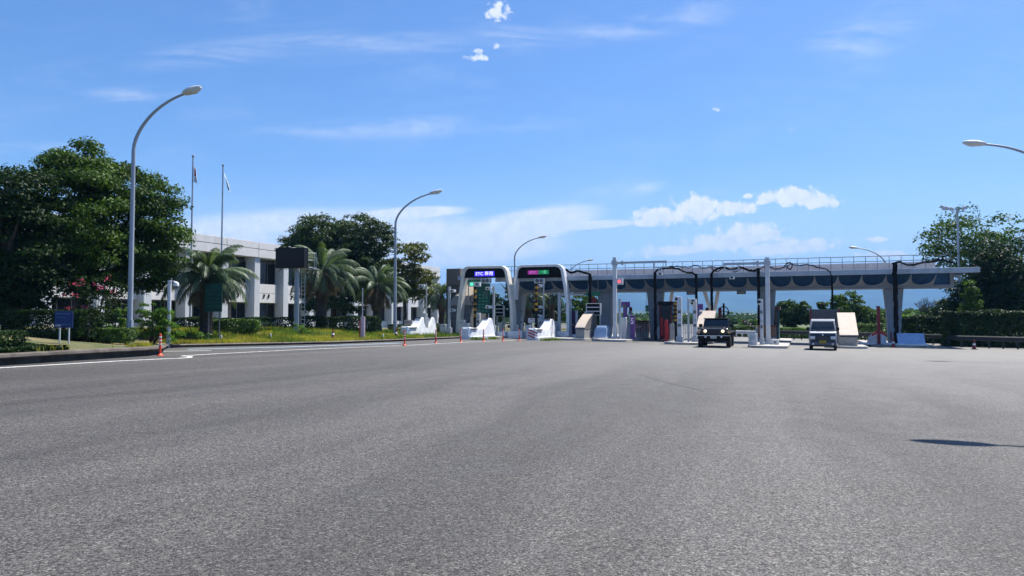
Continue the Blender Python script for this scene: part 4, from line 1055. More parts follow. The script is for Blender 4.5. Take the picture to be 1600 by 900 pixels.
# ============================================================ equipment on the islands
def hz(py, p): return Z(py, p[1]) - p[2]        # height above the base p of photo row py
def pw(n, p): return n * p[1] / F               # width in metres of n photo pixels at p
def one(name, label, cat, b, m, p, rz=RZ, group=None, **k):
    o = b.build(name, m, None, p, rz, **k); return tag(o, label, cat, group)
# yellow and black signal mast with green lamp and mirror ring (in the first gate)
def signal_mast(px, bb_, pyt, pyb, label, lit=True, ring=467, ring_dx=0, boxdx=(-.45, .5), top=None):
    p = spot(px, bb_, .15); o = thing('signal_mast', label, 'signal mast', p, RZ, 'striped signal masts behind the prow barriers')
    z0, z1 = hz(pyb, p), hz(pyt, p); n = 11; w_ = .085
    b = MB(); b.box(-w_, w_, -w_, w_, -.1, z1); b.build('mast', M_black, o)
    b = MB()
    for i in range(n):
        if i % 2: za, zb = z0 + (z1 - z0) * i / n, z0 + (z1 - z0) * (i + 1) / n; b = MB(); b.box(-w_ - .012, w_ + .012, -w_ - .012, w_ + .012, za, zb); b.build('yellow_band', M_yellow, o)
    if lit:
        b = MB(); b.box(boxdx[0], boxdx[1], -.2, .1, z1 + .01, z1 + .36); bx_ = b.build('signal_box', M_lgrey, o, bevel=.02)
        for i, (f_, mm) in enumerate(((.28, M_green_e), (.74, M_dgrey))):
            b = MB(); T = Matrix.Translation((boxdx[0] + (boxdx[1] - boxdx[0]) * f_, -.2, z1 + .19)) @ Matrix.Rotation(math.pi / 2, 4, 'X'); b.lathe([(.10, -.01), (.11, .03), (.10, .04), (.02, .045)], 14, T); b.build('signal_lens', mm, bx_)
    zr = hz(ring, p); b = MB(); Rr = .33; pts_ = [(ring_dx + Rr * math.cos(i / 20 * 2 * math.pi), -.2, zr + Rr * math.sin(i / 20 * 2 * math.pi)) for i in range(21)]; b.tube(pts_, .035, 6, cap=False)
    b.tube([(ring_dx, -.2, zr - Rr), (ring_dx, -.2, zr + Rr)], .025, 5); b.tube([(ring_dx - Rr, -.2, zr), (ring_dx + Rr, -.2, zr)], .025, 5); b.tube([(ring_dx, -.2, zr), (0, 0, zr)], .03, 5)
    b.build('guard_ring', M_black, o, fix=False); return o
signal_mast(742, -2.6, 448, 500, 'yellow and black banded mast with lit green lamp under the left arched gate')
signal_mast(838, -2.2, 443, 490, 'yellow and black banded mast with black ring under the right arched gate', lit=False, ring=466, ring_dx=-.2)
# green information board inside the first gate
p = spot(755, -.2, .1); o = thing('information_board', 'large dark green board of pale square marks inside the left arched gate', 'sign', p, RZ)
w_ = pw(19, p); z0, z1 = hz(490, p), hz(443, p)
b = MB(); b.box(-w_ / 2 - .15, w_ / 2 + .1, 0, .1, z0, z1); b.build('panel', mat('deep_green_panel', (.008, .085, .06), .5, var=.1), o, bevel=.02)
for x_ in (-.35, .42):
    b = MB(); b.tube([(x_, .15, -.1), (x_, .15, z0 + .4)], .06, 8); b.build('post', M_lgrey, o, fix=False)
mg = mat('pale_green_mark', (.05, .24, .16), .6); b = MB()
for i in range(3):
    for j in range(6): b.box(-.42 + i * .32, -.24 + i * .32, -.012, -.002, z0 + .15 + j * .27, z0 + .29 + j * .27)
b.build('character_rows', mg, o)
b = MB(); b.box(.0, .42, -.02, -.003, z1 - 1.15, z1 - .6); b.build('inset_plate', mat('mid_green_plate', (.05, .12, .09), .5), o)
p = spot(735, -.1, .1); 
o = thing('direction_sign', 'wide bright green sign strip behind the top of the left arched gate', 'sign', (p[0], p[1], p[2]), RZ)
z0, z1 = hz(443, p), hz(435, p); b = MB(); b.box(-.5, 1.3, .3, .38, z0, z1); b.build('panel', M_green, o, bevel=.01); b = MB(); b.tube([(-.4, .45, -.1), (-.4, .45, z1)], .05, 8); b.build('post', M_grey, o, fix=False)

# camera posts: (px, b, ytop, width px, label, camera rows)
M_cam = M_lgrey
def camera_post(px, bb_, pyt, wpx, label, cams=(), side=1, m=M_grey, base=None):
    p = spot(px, bb_, .15); o = thing('camera_post', label, 'camera post', p, RZ, 'grey camera posts on the islands'); h_ = hz(pyt, p); r = pw(wpx, p) / 2
    b = MB(); b.box(-r, r, -r, r, -.1, h_); b.build('post', m, o, bevel=.015)
    for cy in cams:
        z = hz(cy, p); c = MB(); c.box(min(0, side * .5) + side * r, max(0, side * .5) + side * r, -.35, .05, z - .1, z + .12); c2 = c.build('camera_housing', M_cam, o, bevel=.03)
        l_ = MB(); l_.lathe([(.07, 0), (.075, .04), (.05, .045)], 12, Matrix.Translation((side * (.3 + r), -.35, z)) @ Matrix.Rotation(math.pi / 2, 4, 'X')); l_.build('camera_lens', M_black, c2)
    if base:
        b = MB(); b.box(-r * 2.2, r * 2.2, -r * 2, r * 2, -.05, hz(base, p)); b.build('base_cabinet', m, o, bevel=.03)
    return o
camera_post(702, -2.5, 448, 3.6, 'tall grey post with two small cameras before the pebble tower', (455, 485), 1, base=512)
camera_post(666, -3, 443, 1.6, 'thin grey post rising behind the first prow barrier', (447,), -1)
camera_post(771.5, -3.2, 447, 3, 'grey post with two camera heads just right of the green information board', (451, 480), -1, base=508)
camera_post(849.5, -1.5, 436, 2, 'slim post with two rounded cameras under the right arched gate', (447, 480), -1)
camera_post(874, -.5, 457, 4, 'grey post carrying a long horizontal arm at the right leg of the second gate', (), 1)
p = spot(874, -.5, .15); b = MB(); b.box(.1, 2.0, .1, .22, hz(462, p), hz(459.5, p)); b.box(1.0, 1.12, .05, .2, hz(460, p), hz(456, p)); o_ = b.build('boom', M_grey, [q for q in bpy.data.objects if q.get('label', '').startswith('grey post carrying')][0])
camera_post(567, -6, 451, 1.4, 'thin grey pole on the lawn above the pink cylinder', (), 1)
bpy.data.objects.remove([q for q in bpy.data.objects if q.get('label', '') == 'thin grey pole on the lawn above the pink cylinder'][0].children[0]); bpy.data.objects.remove([q for q in bpy.data.objects if q.get('label', '') == 'thin grey pole on the lawn above the pink cylinder'][0])
l = lawn_at(567, 44); o = thing('detector_post', 'pale pink cylinder with red back and thin pole in the lawn grass', 'detector post', l)
b = MB(); b.tube([(0, 0, -.1), (0, 0, Z(494.5, 44) - l[2])], .14, 14); b.build('cylinder', mat('pale_pink_paint', (.55, .42, .46), .5, dirt=(.4, .3, .3), dirtamt=.3), o, fix=False)
b = MB(); b.tube([(-.16, .08, -.1), (-.16, .08, Z(500, 44) - l[2])], .08, 10); b.build('red_tube', M_red, o, fix=False)
b = MB(); b.tube([(-.03, 0, Z(495, 44) - l[2]), (-.03, 0, Z(450, 44) - l[2])], .03, 8); b.tube([(-.03, 0, Z(483, 44) - l[2]), (.12, -.1, Z(484, 44) - l[2])], .02, 6); b.build('pole', M_grey, o, fix=False)
# marker stubs in the lawn
for i, (px, D, lb) in enumerate(((423, 40, 'short pale stub in the grass left of the message board post'), (599, 46, 'short pale stub in the grass left of the second lamp post'), (346, 37.2, 'short pale stub at the foot of the dark green sign'))):
    l = lawn_at(px, D); b = MB(); b.lathe([(.05, -.05), (.05, .26), (.04, .29), (.01, .3)], 10); one('marker_stub', lb, 'marker post', b, M_lgrey, l, 0, 'marker stubs in the grass')
# small notice boards with red writing
def notice(px, bb_, x0, x1, y0, y1, lines, label, m=M_white, tcol=None, p=None):
    p = p or spot(px, bb_, .15); o = thing('notice_board', label, 'notice board', p, RZ if p else 0); w_ = pw(x1 - x0, p) / 2 / .93; z0, z1 = hz(y1, p), hz(y0, p)
    b = MB(); b.box(-w_, w_, -.02, .02, z0, z1); b.build('panel', m, o, bevel=.005)
    for x_ in (-w_ * .7, w_ * .7):
        b = MB(); b.tube([(x_, .05, -.1), (x_, .05, z1 - .05)], .025, 6); b.build('post', M_lgrey, o, fix=False)
    for i, tx in enumerate(lines): lettering(tx, (z1 - z0) * .33, tcol or M_red, o, (0, -.024, z1 - (z1 - z0) * (i + .6) / (len(lines) + .2)), w=w_ * 1.7)
    return o
notice(834, -2, 826, 843, 497, 504.5, ['ご注意ください', '一旦停止'], 'small white board with red writing above the striped prow barrier')
notice(638, -5, 631, 645, 500, 507, ['駐車禁止'], 'small pale board on the lawn behind the nose of the first prow barrier', m=mat('faded_board', (.42, .4, .42), .6), tcol=mat('faded_red_text', (.3, .1, .1), .6), p=lawn_at(638, 55))
# lane status board: grey frame with dark slots
def lane_board(px, bb_, x0, x1, y0, y1, n, label, group=None):
    p = spot(px, bb_, .15); o = thing('lane_board', label, 'lane board', p, RZ, 'grey framed lane status boards'); w_ = pw(x1 - x0, p) / 2 / .93; z0, z1 = hz(y1, p), hz(y0, p)
    b = MB(); b.box(-w_, w_, 0, .25, z0, z1); b.build('frame', M_lgrey, o, bevel=.015); 
    for i in range(n):
        za = z0 + (z1 - z0) * (i + .12) / n; zb = z0 + (z1 - z0) * (i + .88) / n; b = MB(); b.box(-w_ + .07, w_ - .07, -.012, -.002, za, zb); b.build('display_slot', M_bpanel, o)
    for x_ in (-w_ * .8, w_ * .8):
        b = MB(); b.box(x_ - .05, x_ + .05, .26, .36, -.1, z1 - .1); b.build('post', M_grey, o)
    return o
lane_board(780, 1.5, 773, 787, 477, 494, 3, 'grey board with dark slots between the legs of the left gate')
lane_board(927, -1.6, 917, 939, 474, 492.5, 3, 'grey board with three dark slots above the curved beige wedge')
# green ETC/lane sign hung under canopy, round red sign
def hang_sign(px, bb_, x0, x1, y0, y1, text, label, m=M_green, tm=None):
    p = spot(px, bb_, 0); w_ = pw(x1 - x0, p) / 2 / .93; zc = Z((y0 + y1) / 2, p[1]); hh = (Z(y0, p[1]) - Z(y1, p[1])) / 2
    o = thing('hanging_sign', label, 'sign', (p[0], p[1], zc), RZ, 'green signs hung under the canopy')
    b = MB(); b.box(-w_, w_, -.03, .03, -hh, hh); b.build('panel', m, o, bevel=.01)
    for x_ in (-w_ * .7, w_ * .7):
        b = MB(); b.tube([(x_, 0, hh - .02), (x_, 0, max(hh + .1, FZ - zc))], .018, 6); b.build('hanger', M_grey, o, fix=False)
    if text: lettering(text, hh * 1.2, tm or M_letterw, o, (0, -.036, 0), w=w_ * 1.5)
    return o
hang_sign(927, .9, 917, 938, 456, 462.5, '一般 出口', 'green lettered sign over the grey three slot board', tm=mat('dim_sign_text', (.12, .35, .25), .6))
hang_sign(1013.5, 3.9, 1009, 1018, 477, 487, '↙', 'small green sign with white arrow left of the pillar by the dark red booth')
hang_sign(905, 5, 886, 912, 457, 461, '', 'narrow green strip sign left of the lettered one', m=M_dgreen)
p = spot(927, .6, .15); b = MB(); b.lathe([(.28, 0), (.28, .03)], 20, Matrix.Translation((0, 0, hz(469.5, p))) @ Matrix.Rotation(math.pi / 2, 4, 'X')); o = b.build('round_sign', M_dred, None, p, RZ); tag(o, 'small round dark red sign on top of the grey three slot board', 'sign')

# wedges: solid deflectors with an inclined panel
M_side = mat('wedge_side', (.17, .16, .15), .85, var=.2)
def wedge(px, bb_, label, zl, ztp, dep=2.9, w_=1.25, top=M_beige, side=M_side, curve=.15, flip=False, base=M_conc, group='beige protective wedges on the islands'):
    p = spot(px, bb_, .15); o = thing('protective_wedge', label, 'protective wedge', p, RZ + (math.pi if flip else 0), group)
    prof = []
    n = 9
    for i in range(n + 1):
        u = i / n; prof.append((dep * (u + curve * math.sin(math.pi * u) * -.5), zl + (ztp - zl) * (u ** (1 - curve) if curve else u)))
    b = MB(); b.prism([(.06, zl - .06)] + [(y + .06, z - .05) for y, z in prof[1:]] + [(dep + .06, zl - .06)], -w_ / 2, w_ / 2); b.build('side_wall', side, o)
    b = MB(); b.prism([(y, z) for y, z in prof] + [(y + .02, z + .07) for y, z in prof[::-1]], -w_ / 2 - .03, w_ / 2 + .03); b.build('inclined_panel', top, o, smooth=40)
    b = MB(); b.box(-w_ / 2 + .02, w_ / 2 - .02, .06, dep + .04, -.1, zl - .07); b.build('base', base, o, bevel=.02)
    return o
z_ = lambda px, bb_, py, db=0: Z(py, spot(px, bb_ + db)[1]) - spot(px, bb_)[2]
wedge(906, -4.2, 'curved beige wedge on the island left of the blue grey panel', z_(906, -4.2, 513), z_(906, -4.2, 484.5, 2.7), 3.4, .68, curve=.12)
wedge(1326, -6.2, 'tall straight beige wedge just right of the silver van', z_(1326, -6.2, 525), z_(1326, -6.2, 490, 2.9), 2.9, 1.0, curve=.0)
wedge(1101, -4.4, 'beige wedge half hidden behind the black jeep', z_(1101, -4.4, 512), z_(1101, -4.4, 487, 1.8), 1.9, 1.05, curve=0)
wedge(1012, 6.2, 'brown wedge seen from its back behind the purple number post', .5, z_(1008, 5, 502), 2.4, 1.1, top=M_brown, curve=.5, flip=True, side=M_brown, group=None)
wedge(1200, 1.2, 'brown wedge behind the foot of the tall square post', .4, z_(1203, 0, 509), 2.2, 1.2, top=M_brown, curve=.5, flip=True, side=M_brown, group=None)
# blue-grey small prows
def small_prow(px, bb_, label, pyt, w_=1.0, L=1.6, m=M_pblue, rz=RZ, lean=.5):
    p = spot(px, bb_, .15); o = thing('small_barrier', label, 'small barrier', p, rz); h_ = hz(pyt, p)
    b = MB(); b.loft([[(-w_ / 2, 0, 0), (w_ / 2, 0, 0), (w_ / 2, L, 0), (-w_ / 2, L, 0)], [(-w_ / 2 + .03, lean * .5, h_ * .7), (w_ / 2 - .03, lean * .5, h_ * .7), (w_ / 2 - .05, L, h_ * .75), (-w_ / 2 + .05, L, h_ * .75)], [(-w_ * .32, lean, h_), (w_ * .32, lean, h_), (w_ * .3, L * .9, h_), (-w_ * .3, L * .9, h_)]])
    b.build('body', m, o, bevel=.03); b = MB(); b.box(-w_ * .55, w_ * .55, -.08, L + .05, -.02, .09); b.build('plinth', M_white if m is M_pblue else M_conc, o); return o
small_prow(937, -2.6, 'small pale blue tapered barrier right of the curved beige wedge', 509)
p = spot(1428, -1.4, .15); o = thing('small_barrier', 'low inclined pale blue panel with white foot right of the right canopy pillar', 'small barrier', p, RZ)
b = MB(); b.prism([(.05, .1), (.75, .78), (.82, .74), (.3, .1)], -.95, .65); b.build('inclined_panel', M_pblue, o, bevel=.01); b = MB(); b.box(-1.1, .75, -.15, 1.0, -.02, .10); b.build('plinth', M_guard, o, bevel=.02)
p = spot(1372, -.6, .15); o = thing('crash_barrier', 'small rounded white barrier around the red post beside the right pillar', 'crash barrier', p, RZ)
b = MB(); rings = []
for i in range(13):
    u = i / 12; y = 2.2 * u; h_ = .85 - .45 * u if u > .15 else .75; w_ = .55 * min(1, .5 + u * 2)
    rings.append([(-w_ * 1.0, y, 0), (w_, y, 0), (w_ * .9, y, h_ * .8), (w_ * .4, y, h_), (-w_ * .4, y, h_), (-w_ * .9, y, h_ * .8)])
b.loft(rings); b.build('body', M_guard, o, smooth=50)
b = MB(); b.box(-1.1, 2.6, -.3, 1.6, -.03, .07); b.build('plinth', M_guard, o, bevel=.02)
p = spot(1372.5, -.9, .15); o = thing('signal_post', 'dark red flanged post standing in the small white barrier', 'signal post', p, RZ); zt = hz(480, p)
b = MB(); b.box(-.1, .1, -.1, .1, 0, zt); b.lathe([(.15, zt), (.15, zt + .05), (.05, zt + .08)], 10); b.build('post', M_dred, o)
b = MB(); z1 = hz(514, p)
for s_ in (-1, 1): b.prismy([(s_ * .1, z1 - .1), (s_ * .42, z1 - .35), (s_ * .42, z1 - .5), (s_ * .1, z1 - .3)], -.05, .05)
b.build('flange', M_red, o); b = MB(); b.tube([(.75, .2, .3), (.75, .2, z1 - .2)], .05, 8); b.build('side_stub', M_dred, o, fix=False)

# tall square posts with overhead camera arms
def tall_post(px, bb_, pyt, arm_px, arm_py, label, redbox=False, cam_px=None, wpx=7):
    p = spot(px, bb_, .15); o = thing('camera_gantry', label, 'camera gantry', p, RZ, 'tall square steel posts with overhead camera arms'); h_ = hz(pyt, p); r = pw(wpx, p) / 2 / 1.25
    b = MB(); b.box(-r, r, -r, r, -.1, h_); b.build('post', M_lgrey, o, bevel=.02)
    b = MB(); b.box(-r * 1.9, r * 1.9, -r * 1.9, r * 1.9, -.05, .12); b.build('base_plate', M_lgrey, o)
    za = hz(arm_py, p); L = (arm_px - px) * p[1] / F / .80; s_ = 1 if L > 0 else -1
    if s_ < 0: L = (arm_px - px) * p[1] / F / 1.06
    b = MB(); b.box(min(-s_ * r * 1.6, L), max(-s_ * r * 1.6, L), -.07, .07, za - .08, za + .08); b.box(-r * 1.5, r * 1.5, -r * 1.5, r * 1.5, za - .17, za + .17)
    b.box(min(s_ * .5, s_ * .65), max(s_ * .5, s_ * .65), -.13, .13, za - .16, za + .16); ar = b.build('arm', M_grey, o, bevel=.01)
    e = L - s_ * .5
    b = MB()
    for x_ in (e - .42, e + .42): b.box(x_ - .035, x_ + .035, -.04, .04, za - .38, za - .081)
    b.box(e - .46, e + .46, -.05, .05, za - .44, za - .381); b.box(e - .1, e - .04, -.03, .03, za - .8, za - .441); b.box(e + .06, e + .12, -.03, .03, za - .8, za - .441); b.build('hanging_frame', M_grey, o)
    b = MB(); b.box(e - .13, e + .17, -.22, .12, za - .98, za - .8); cm = b.build('camera_housing', M_lgrey, o, bevel=.02); b = MB(); b.lathe([(.07, 0), (.07, .05), (.03, .055)], 12, Matrix.Translation((e + .02, -.22, za - .89)) @ Matrix.Rotation(math.pi / 2, 4, 'X')); b.build('camera_lens', M_black, cm)
    if redbox:
        z0, z1 = hz(445, p), hz(435, p); b = MB(); b.box(r + .02, r + .5, -.25, .05, z0, z1); sb = b.build('signal_box', M_lgrey, o, bevel=.02)
        b = MB(); b.lathe([(.10, -.01), (.11, .02), (.09, .04), (.02, .05)], 16, Matrix.Translation((r + .26, -.25, (z0 + z1) / 2)) @ Matrix.Rotation(math.pi / 2, 4, 'X')); b.build('red_lamp', M_red_e, sb)
        b = MB(); b.box(r + .15, r + .32, -.12, .03, -.1, hz(467, p)); b.build('side_duct', M_grey, o)
    return o
tall_post(961, -2.8, 402, 1026, 411, 'tall square post with red lit signal box and arm reaching right', True)
tall_post(1200, -7.0, 402, 1130, 411, 'tall square post on the island between jeep and van with arm reaching left', wpx=8)
# purple items
p = spot(977, -1.8, .15); o = thing('lane_sign_post', 'purple flag shaped sign on a purple post just right of the red signal box post', 'lane sign', p, RZ); z0, z1 = hz(480.5, p), hz(471.5, p)
b = MB(); b.box(-.42, .36, -.1, .1, z0, z1); b.build('sign_box', M_purple, o, bevel=.01); b = MB(); b.box(-.14, .14, -.09, .09, -.1, z0); b.build('post', M_purple, o)
b = MB(); b.box(-.18, .12, -.19, -.101, z1 - .42, z1 - .22); b.build('small_lamp', M_dgrey, o)
p = spot(1091, -2.6, .15); o = thing('lane_sign_post', 'purple sign box on a purple post left of the jeep windscreen', 'lane sign', p, RZ); z0, z1 = hz(484, p), hz(475, p)
b = MB(); b.box(-.24, .34, -.1, .1, z0, z1); b.build('sign_box', M_purple, o, bevel=.01); b = MB(); b.box(-.1, .06, -.07, .07, -.1, z0); b.build('post', M_purple, o)
p = spot(988.5, -2.4, .15); o = thing('number_post', 'short purple pillar bearing a white number 5', 'number post', p, RZ); zt = hz(493, p)
b = MB(); b.box(-.16, .16, -.16, .16, -.05, zt); b.build('pillar', M_purple, o, bevel=.02); lettering('5', .62, mat('pink_white_lettering', (.8, .6, .7), .5), o, (0, -.168, hz(502, p)), w=.24, bold=.02)
p = spot(894, .3, .15); o = thing('payment_machine', 'dark purple machine just right of the second gate right leg', 'toll machine', p, RZ); zt = hz(485, p)
b = MB(); b.box(-.3, .22, 0, .5, -.05, zt); b.build('cabinet', mat('dark_purple_paint', (.05, .02, .07), .5), o, bevel=.02); b = MB(); b.box(-.2, .12, -.03, -.002, zt - 1.25, zt - 1.1); b.build('amber_strip', mat('amber_strip', (.5, .25, .03), .5), o)
b = MB(); b.box(.24, .4, .1, .3, -.05, zt); b.build('side_post', M_lgrey, o)
# grey toll machines on the jeep's left
def toll_machine(px, bb_, label, pyt, wpx=10, hood=True, side=-1, stripe=False):
    p = spot(px, bb_, .15); o = thing('toll_machine', label, 'toll machine', p, RZ, 'grey toll machines on the islands'); zt = hz(pyt, p); w_ = pw(wpx, p) / 2 / 1.3
    b = MB(); b.box(-w_, w_, -w_, w_, -.05, zt); b.build('cabinet', M_lgrey, o, bevel=.03)
    b = MB(); b.box(-w_ * 1.5, w_ * 1.4, -w_ * 1.4, w_ * 1.4, -.06, .35); b.build('plinth', M_grey, o, bevel=.02)
    if hood:
        b = MB(); x0, x1 = sorted((side * w_ * .4, side * w_ * 2.1)); b.box(x0, x1, -w_ * 1.1, w_ * .3, zt - .32, zt + .05); hd = b.build('camera_hood', M_lgrey, o, bevel=.03)
        b = MB(); b.lathe([(.08, 0), (.085, .04), (.05, .045)], 12, Matrix.Translation(((x0 + x1) / 2, -w_ * 1.1, zt - .15)) @ Matrix.Rotation(math.pi / 2, 4, 'X')); b.build('camera_lens', M_black, hd)
    for k, zz in enumerate((1.0, 1.35, 1.9)):
        b = MB(); b.box(-w_ * .7, w_ * .7, -w_ - .02, -w_ - .002, zz, zz + .2); b.build('slot_panel', M_dgrey if k != 1 else M_grey, o)
    return o
toll_machine(1062, -6.2, 'grey toll machine with camera hood, leftmost on the jeep side island', 464, 9)
toll_machine(1086, -5.6, 'grey toll machine half hidden by the jeep wing', 470, 8, side=-1)
toll_machine(1190, -8.2, 'grey machine with tilted hood left of the tall post between jeep and van', 468, 6, side=-1)
toll_machine(985, 1.6, 'grey toll machine behind the purple number post', 486, 6, hood=False)
toll_machine(748, -1.9, 'grey toll machine behind the middle prow barrier fin', 489, 7, hood=False)
toll_machine(845, -1.6, 'grey toll machine behind the striped prow barrier', 492, 7)
toll_machine(815, 1.0, 'slim pale machine left of the striped prow barrier', 496, 3, hood=False)
camera_post(1075.5, -5.9, 465, 2.6, 'thin grey post with bracket between the two grey toll machines', (470,), 1)
signal_mast(1056, -5.5, 470, 505, 'dark mast with black ring on the left side of the jeep side island', lit=False, ring=485)
# ring by the canopy strut beyond the jeep
p = spot(1131, 3, .1); o = thing('signal_mast', 'black mast with a ring mirror right above the jeep roof', 'signal mast', p, RZ); b = MB(); b.box(-.07, .07, -.07, .07, -.1, hz(474, p)); b.build('mast', M_black, o)
b = MB(); zr = hz(487, p); b.tube([(.36 * math.cos(i / 18 * 2 * math.pi), -.15, zr + .4 * math.sin(i / 18 * 2 * math.pi)) for i in range(19)], .04, 6, cap=False); b.tube([(-.36, -.15, zr), (.36, -.15, zr)], .025, 5); b.tube([(0, -.15, zr - .4), (0, -.15, zr + .4)], .025, 5); b.build('guard_ring', M_black, o, fix=False)
for px, bb_, y0, lb in ((1125, 2.4, 481, 'short dark red post left of the ring mirror above the jeep'), (1105, 2.6, 481, 'short dark red post behind the beige wedge of the jeep'), (985.5, 2.2, 480, 'dark red column behind the red signal box post'), (1041, -2.4, 500, 'bright red rounded post at the foot of the dark red booth')):
    p = spot(px, bb_, .1); b = MB(); zt = hz(y0, p); b.lathe([(.13, -.05), (.13, zt - .06), (.1, zt), (.02, zt + .02)], 12); one('red_post', lb, 'post', b, M_red if 'bright' in lb else M_dred, p)
# toll booths
def booth(px, bb_, w_, label, pyt, m, d=2.6, roof=M_dgrey):
    p = spot(px, bb_, .15); o = thing('toll_booth', label, 'toll booth', p, RZ); zt = hz(pyt, p); x0, x1 = -w_ / 2, w_ / 2
    b = MB(); b.box(x0, x1, 0, d, -.05, 1.0); b.build('wall', m, o, bevel=.02)
    b = MB()
    for xx in (x0, x1 - .1):
        for y in (0, d - .1, d / 2): b.box(xx, xx + .1, y, y + .1, 1.003, zt - .3)
    b.build('window_post', m, o); b = MB(); b.box(x0 + .03, x1 - .03, .03, d - .03, 1.004, zt - .303); b.build('window_glass', M_glass, o)
    b = MB(); b.box(x0 - .1, x1 + .1, -.15, d + .1, zt - .297, zt); b.build('roof', roof, o, bevel=.03)
    b = MB(); b.box(x0 + .1, x0 + .3, -.1, -.002, .2, 1.6); b.build('pipe_stand', M_red, o, bevel=.02); return o
booth(1040, .3, .95, 'dark red toll booth on the left of the two grey toll machines', 471, M_dred, roof=M_black)
booth(1209, 3.8, .7, 'small teal and red booth right of the pillar between jeep and van', 478, mat('teal_paint', (.04, .12, .14), .5), roof=M_brown)
# slatted shutter box behind the van
p = spot(1289, -1.2, .15); o = thing('slatted_booth', 'grey slatted booth with dark red frame behind the silver van', 'toll booth', p, RZ); zt = hz(482, p)
b = MB(); b.box(-.85, .85, .1, 2.4, -.1, zt - .05); b.build('wall', mat('slat_grey', (.13, .13, .14), .6), o)
b = MB()
for i in range(12): b.box(-.75 + i * .13, -.69 + i * .13, .04, .095, .9, zt - .12)
b.build('slats', mat('slat_dark_grey', (.09, .09, .1), .6), o); b = MB(); b.box(-.95, -.86, 0, 2.5, -.1, zt); b.box(.86, .95, 0, 2.5, -.1, zt); b.build('frame', M_dred, o)

# striped barrier arms (red and white)
def arm(px0, py0, px1, py1, bb_, label, bb2=None):
    a = spot(px0, bb_, .15); z0 = Z(py0, a[1]); c = spot(px1, bb_ if bb2 is None else bb2, .15); z1 = Z(py1, c[1])
    o = thing('barrier_arm', label, 'barrier arm', a, 0, 'red and white barrier arms')
    p0 = Vector((0, 0, z0 - a[2])); p1 = Vector((c[0] - a[0], c[1] - a[1], z1 - a[2]))
    b = MB(); b.tube([p0, p1], .05, 8); b.build('arm', M_letterw, o, fix=False)
    n = 11; b = MB()
    for i in range(0, n, 2): b.tube([p0.lerp(p1, i / n), p0.lerp(p1, (i + 1) / n)], .056, 8)
    b.build('red_bands', M_red, o, fix=False)
    b = MB(); b.box(-.15, .15, -.15, .15, -.05, max(.9, p0.z + .12)); b.build('drive_cabinet', M_lgrey, o, rz=RZ, bevel=.02); return o
arm(1184, 514, 1161, 501, -.5, 'raised red and white barrier arm right of the jeep')
arm(981, 510, 1003, 511.5, .3, 'level red and white barrier arm right of the purple number post')
arm(1030, 513, 1052, 511.5, 1.5, 'level red and white barrier arm before the dark red booth')
arm(783, 506, 800, 505, 1.8, 'short red and white barrier arm between the left gate legs')
arm(869, 504, 882, 503, 1.8, 'short red and white barrier arm left of the second gate right leg')
arm(676, 506, 697, 507, 1.2, 'red and white barrier arm behind the first prow barrier')
# guard pipes / fences on islands
def fence(px0, px1, bb0, bb1, hh, label, n=7, m=M_grey, rows=(1, .5), r=.025):
    a = spot(px0, bb0, .15); c = spot(px1, bb1, .15); d = Vector((c[0] - a[0], c[1] - a[1], c[2] - a[2])); b = MB()
    for i in range(n + 1): q = d * (i / n); b.tube([(q.x, q.y, q.z - .05), (q.x, q.y, q.z + hh)], r, 6)
    for f_ in rows: b.tube([(0, 0, hh * f_), (d.x, d.y, d.z + hh * f_)], r, 6)
    o = b.build('pipe_fence', m, None, a, fix=False); return tag(o, label, 'fence', 'pipe fences on the islands')
fence(918, 928, .5, 4, 1.5, 'grey pipe fence along the side of the curved beige wedge', 10)
fence(975, 1016, -1.0, 3, 1.05, 'pipe fence on the island right of the purple number post', 9)
fence(1047, 1058, -3.5, -4.5, 1.15, 'pipe fence left of the leftmost grey toll machine', 5)
fence(1068, 1086, -5, -4.2, 1.15, 'pipe fence between the two grey toll machines', 6)
fence(940, 958, 1.5, 1.5, .9, 'pipe fence left of the red signal box post', 5)
# white/orange curved guards near posts
p = spot(974, -2.2, .15); o = thing('small_barrier', 'pale grey curved deflector at the right foot of the red signal box post', 'small barrier', p, RZ)
b = MB(); b.prism([(0, 0), (0, 1.3), (.1, 1.55), (.25, 1.6), (1.0, .9), (1.5, .6), (1.5, 0)], -.2, .2); b.build('body', M_lgrey, o, bevel=.02)
p = spot(1176, -9.0, .15)
o = thing('ticket_cabinet', 'low grey cabinet at the nose of the island between jeep and van', 'cabinet', p, RZ); b = MB(); b.box(-.25, .25, -.2, .3, -.05, hz(521, p)); b.build('cabinet', M_lgrey, o, bevel=.03); b = MB(); b.box(-.15, .15, -.215, -.203, .3, .6); b.build('door_panel', M_grey, o)
o = thing('equipment_box', 'small white box right of the tall square post between jeep and van', 'cabinet', spot(1210, -7.2, .15), RZ); b = MB(); b.box(-.2, .25, -.2, .2, -.05, .33); b.build('box', M_white, o, bevel=.02); b = MB(); b.box(-.05, .1, -.215, -.202, .1, .2); b.build('latch', M_dgrey, o)
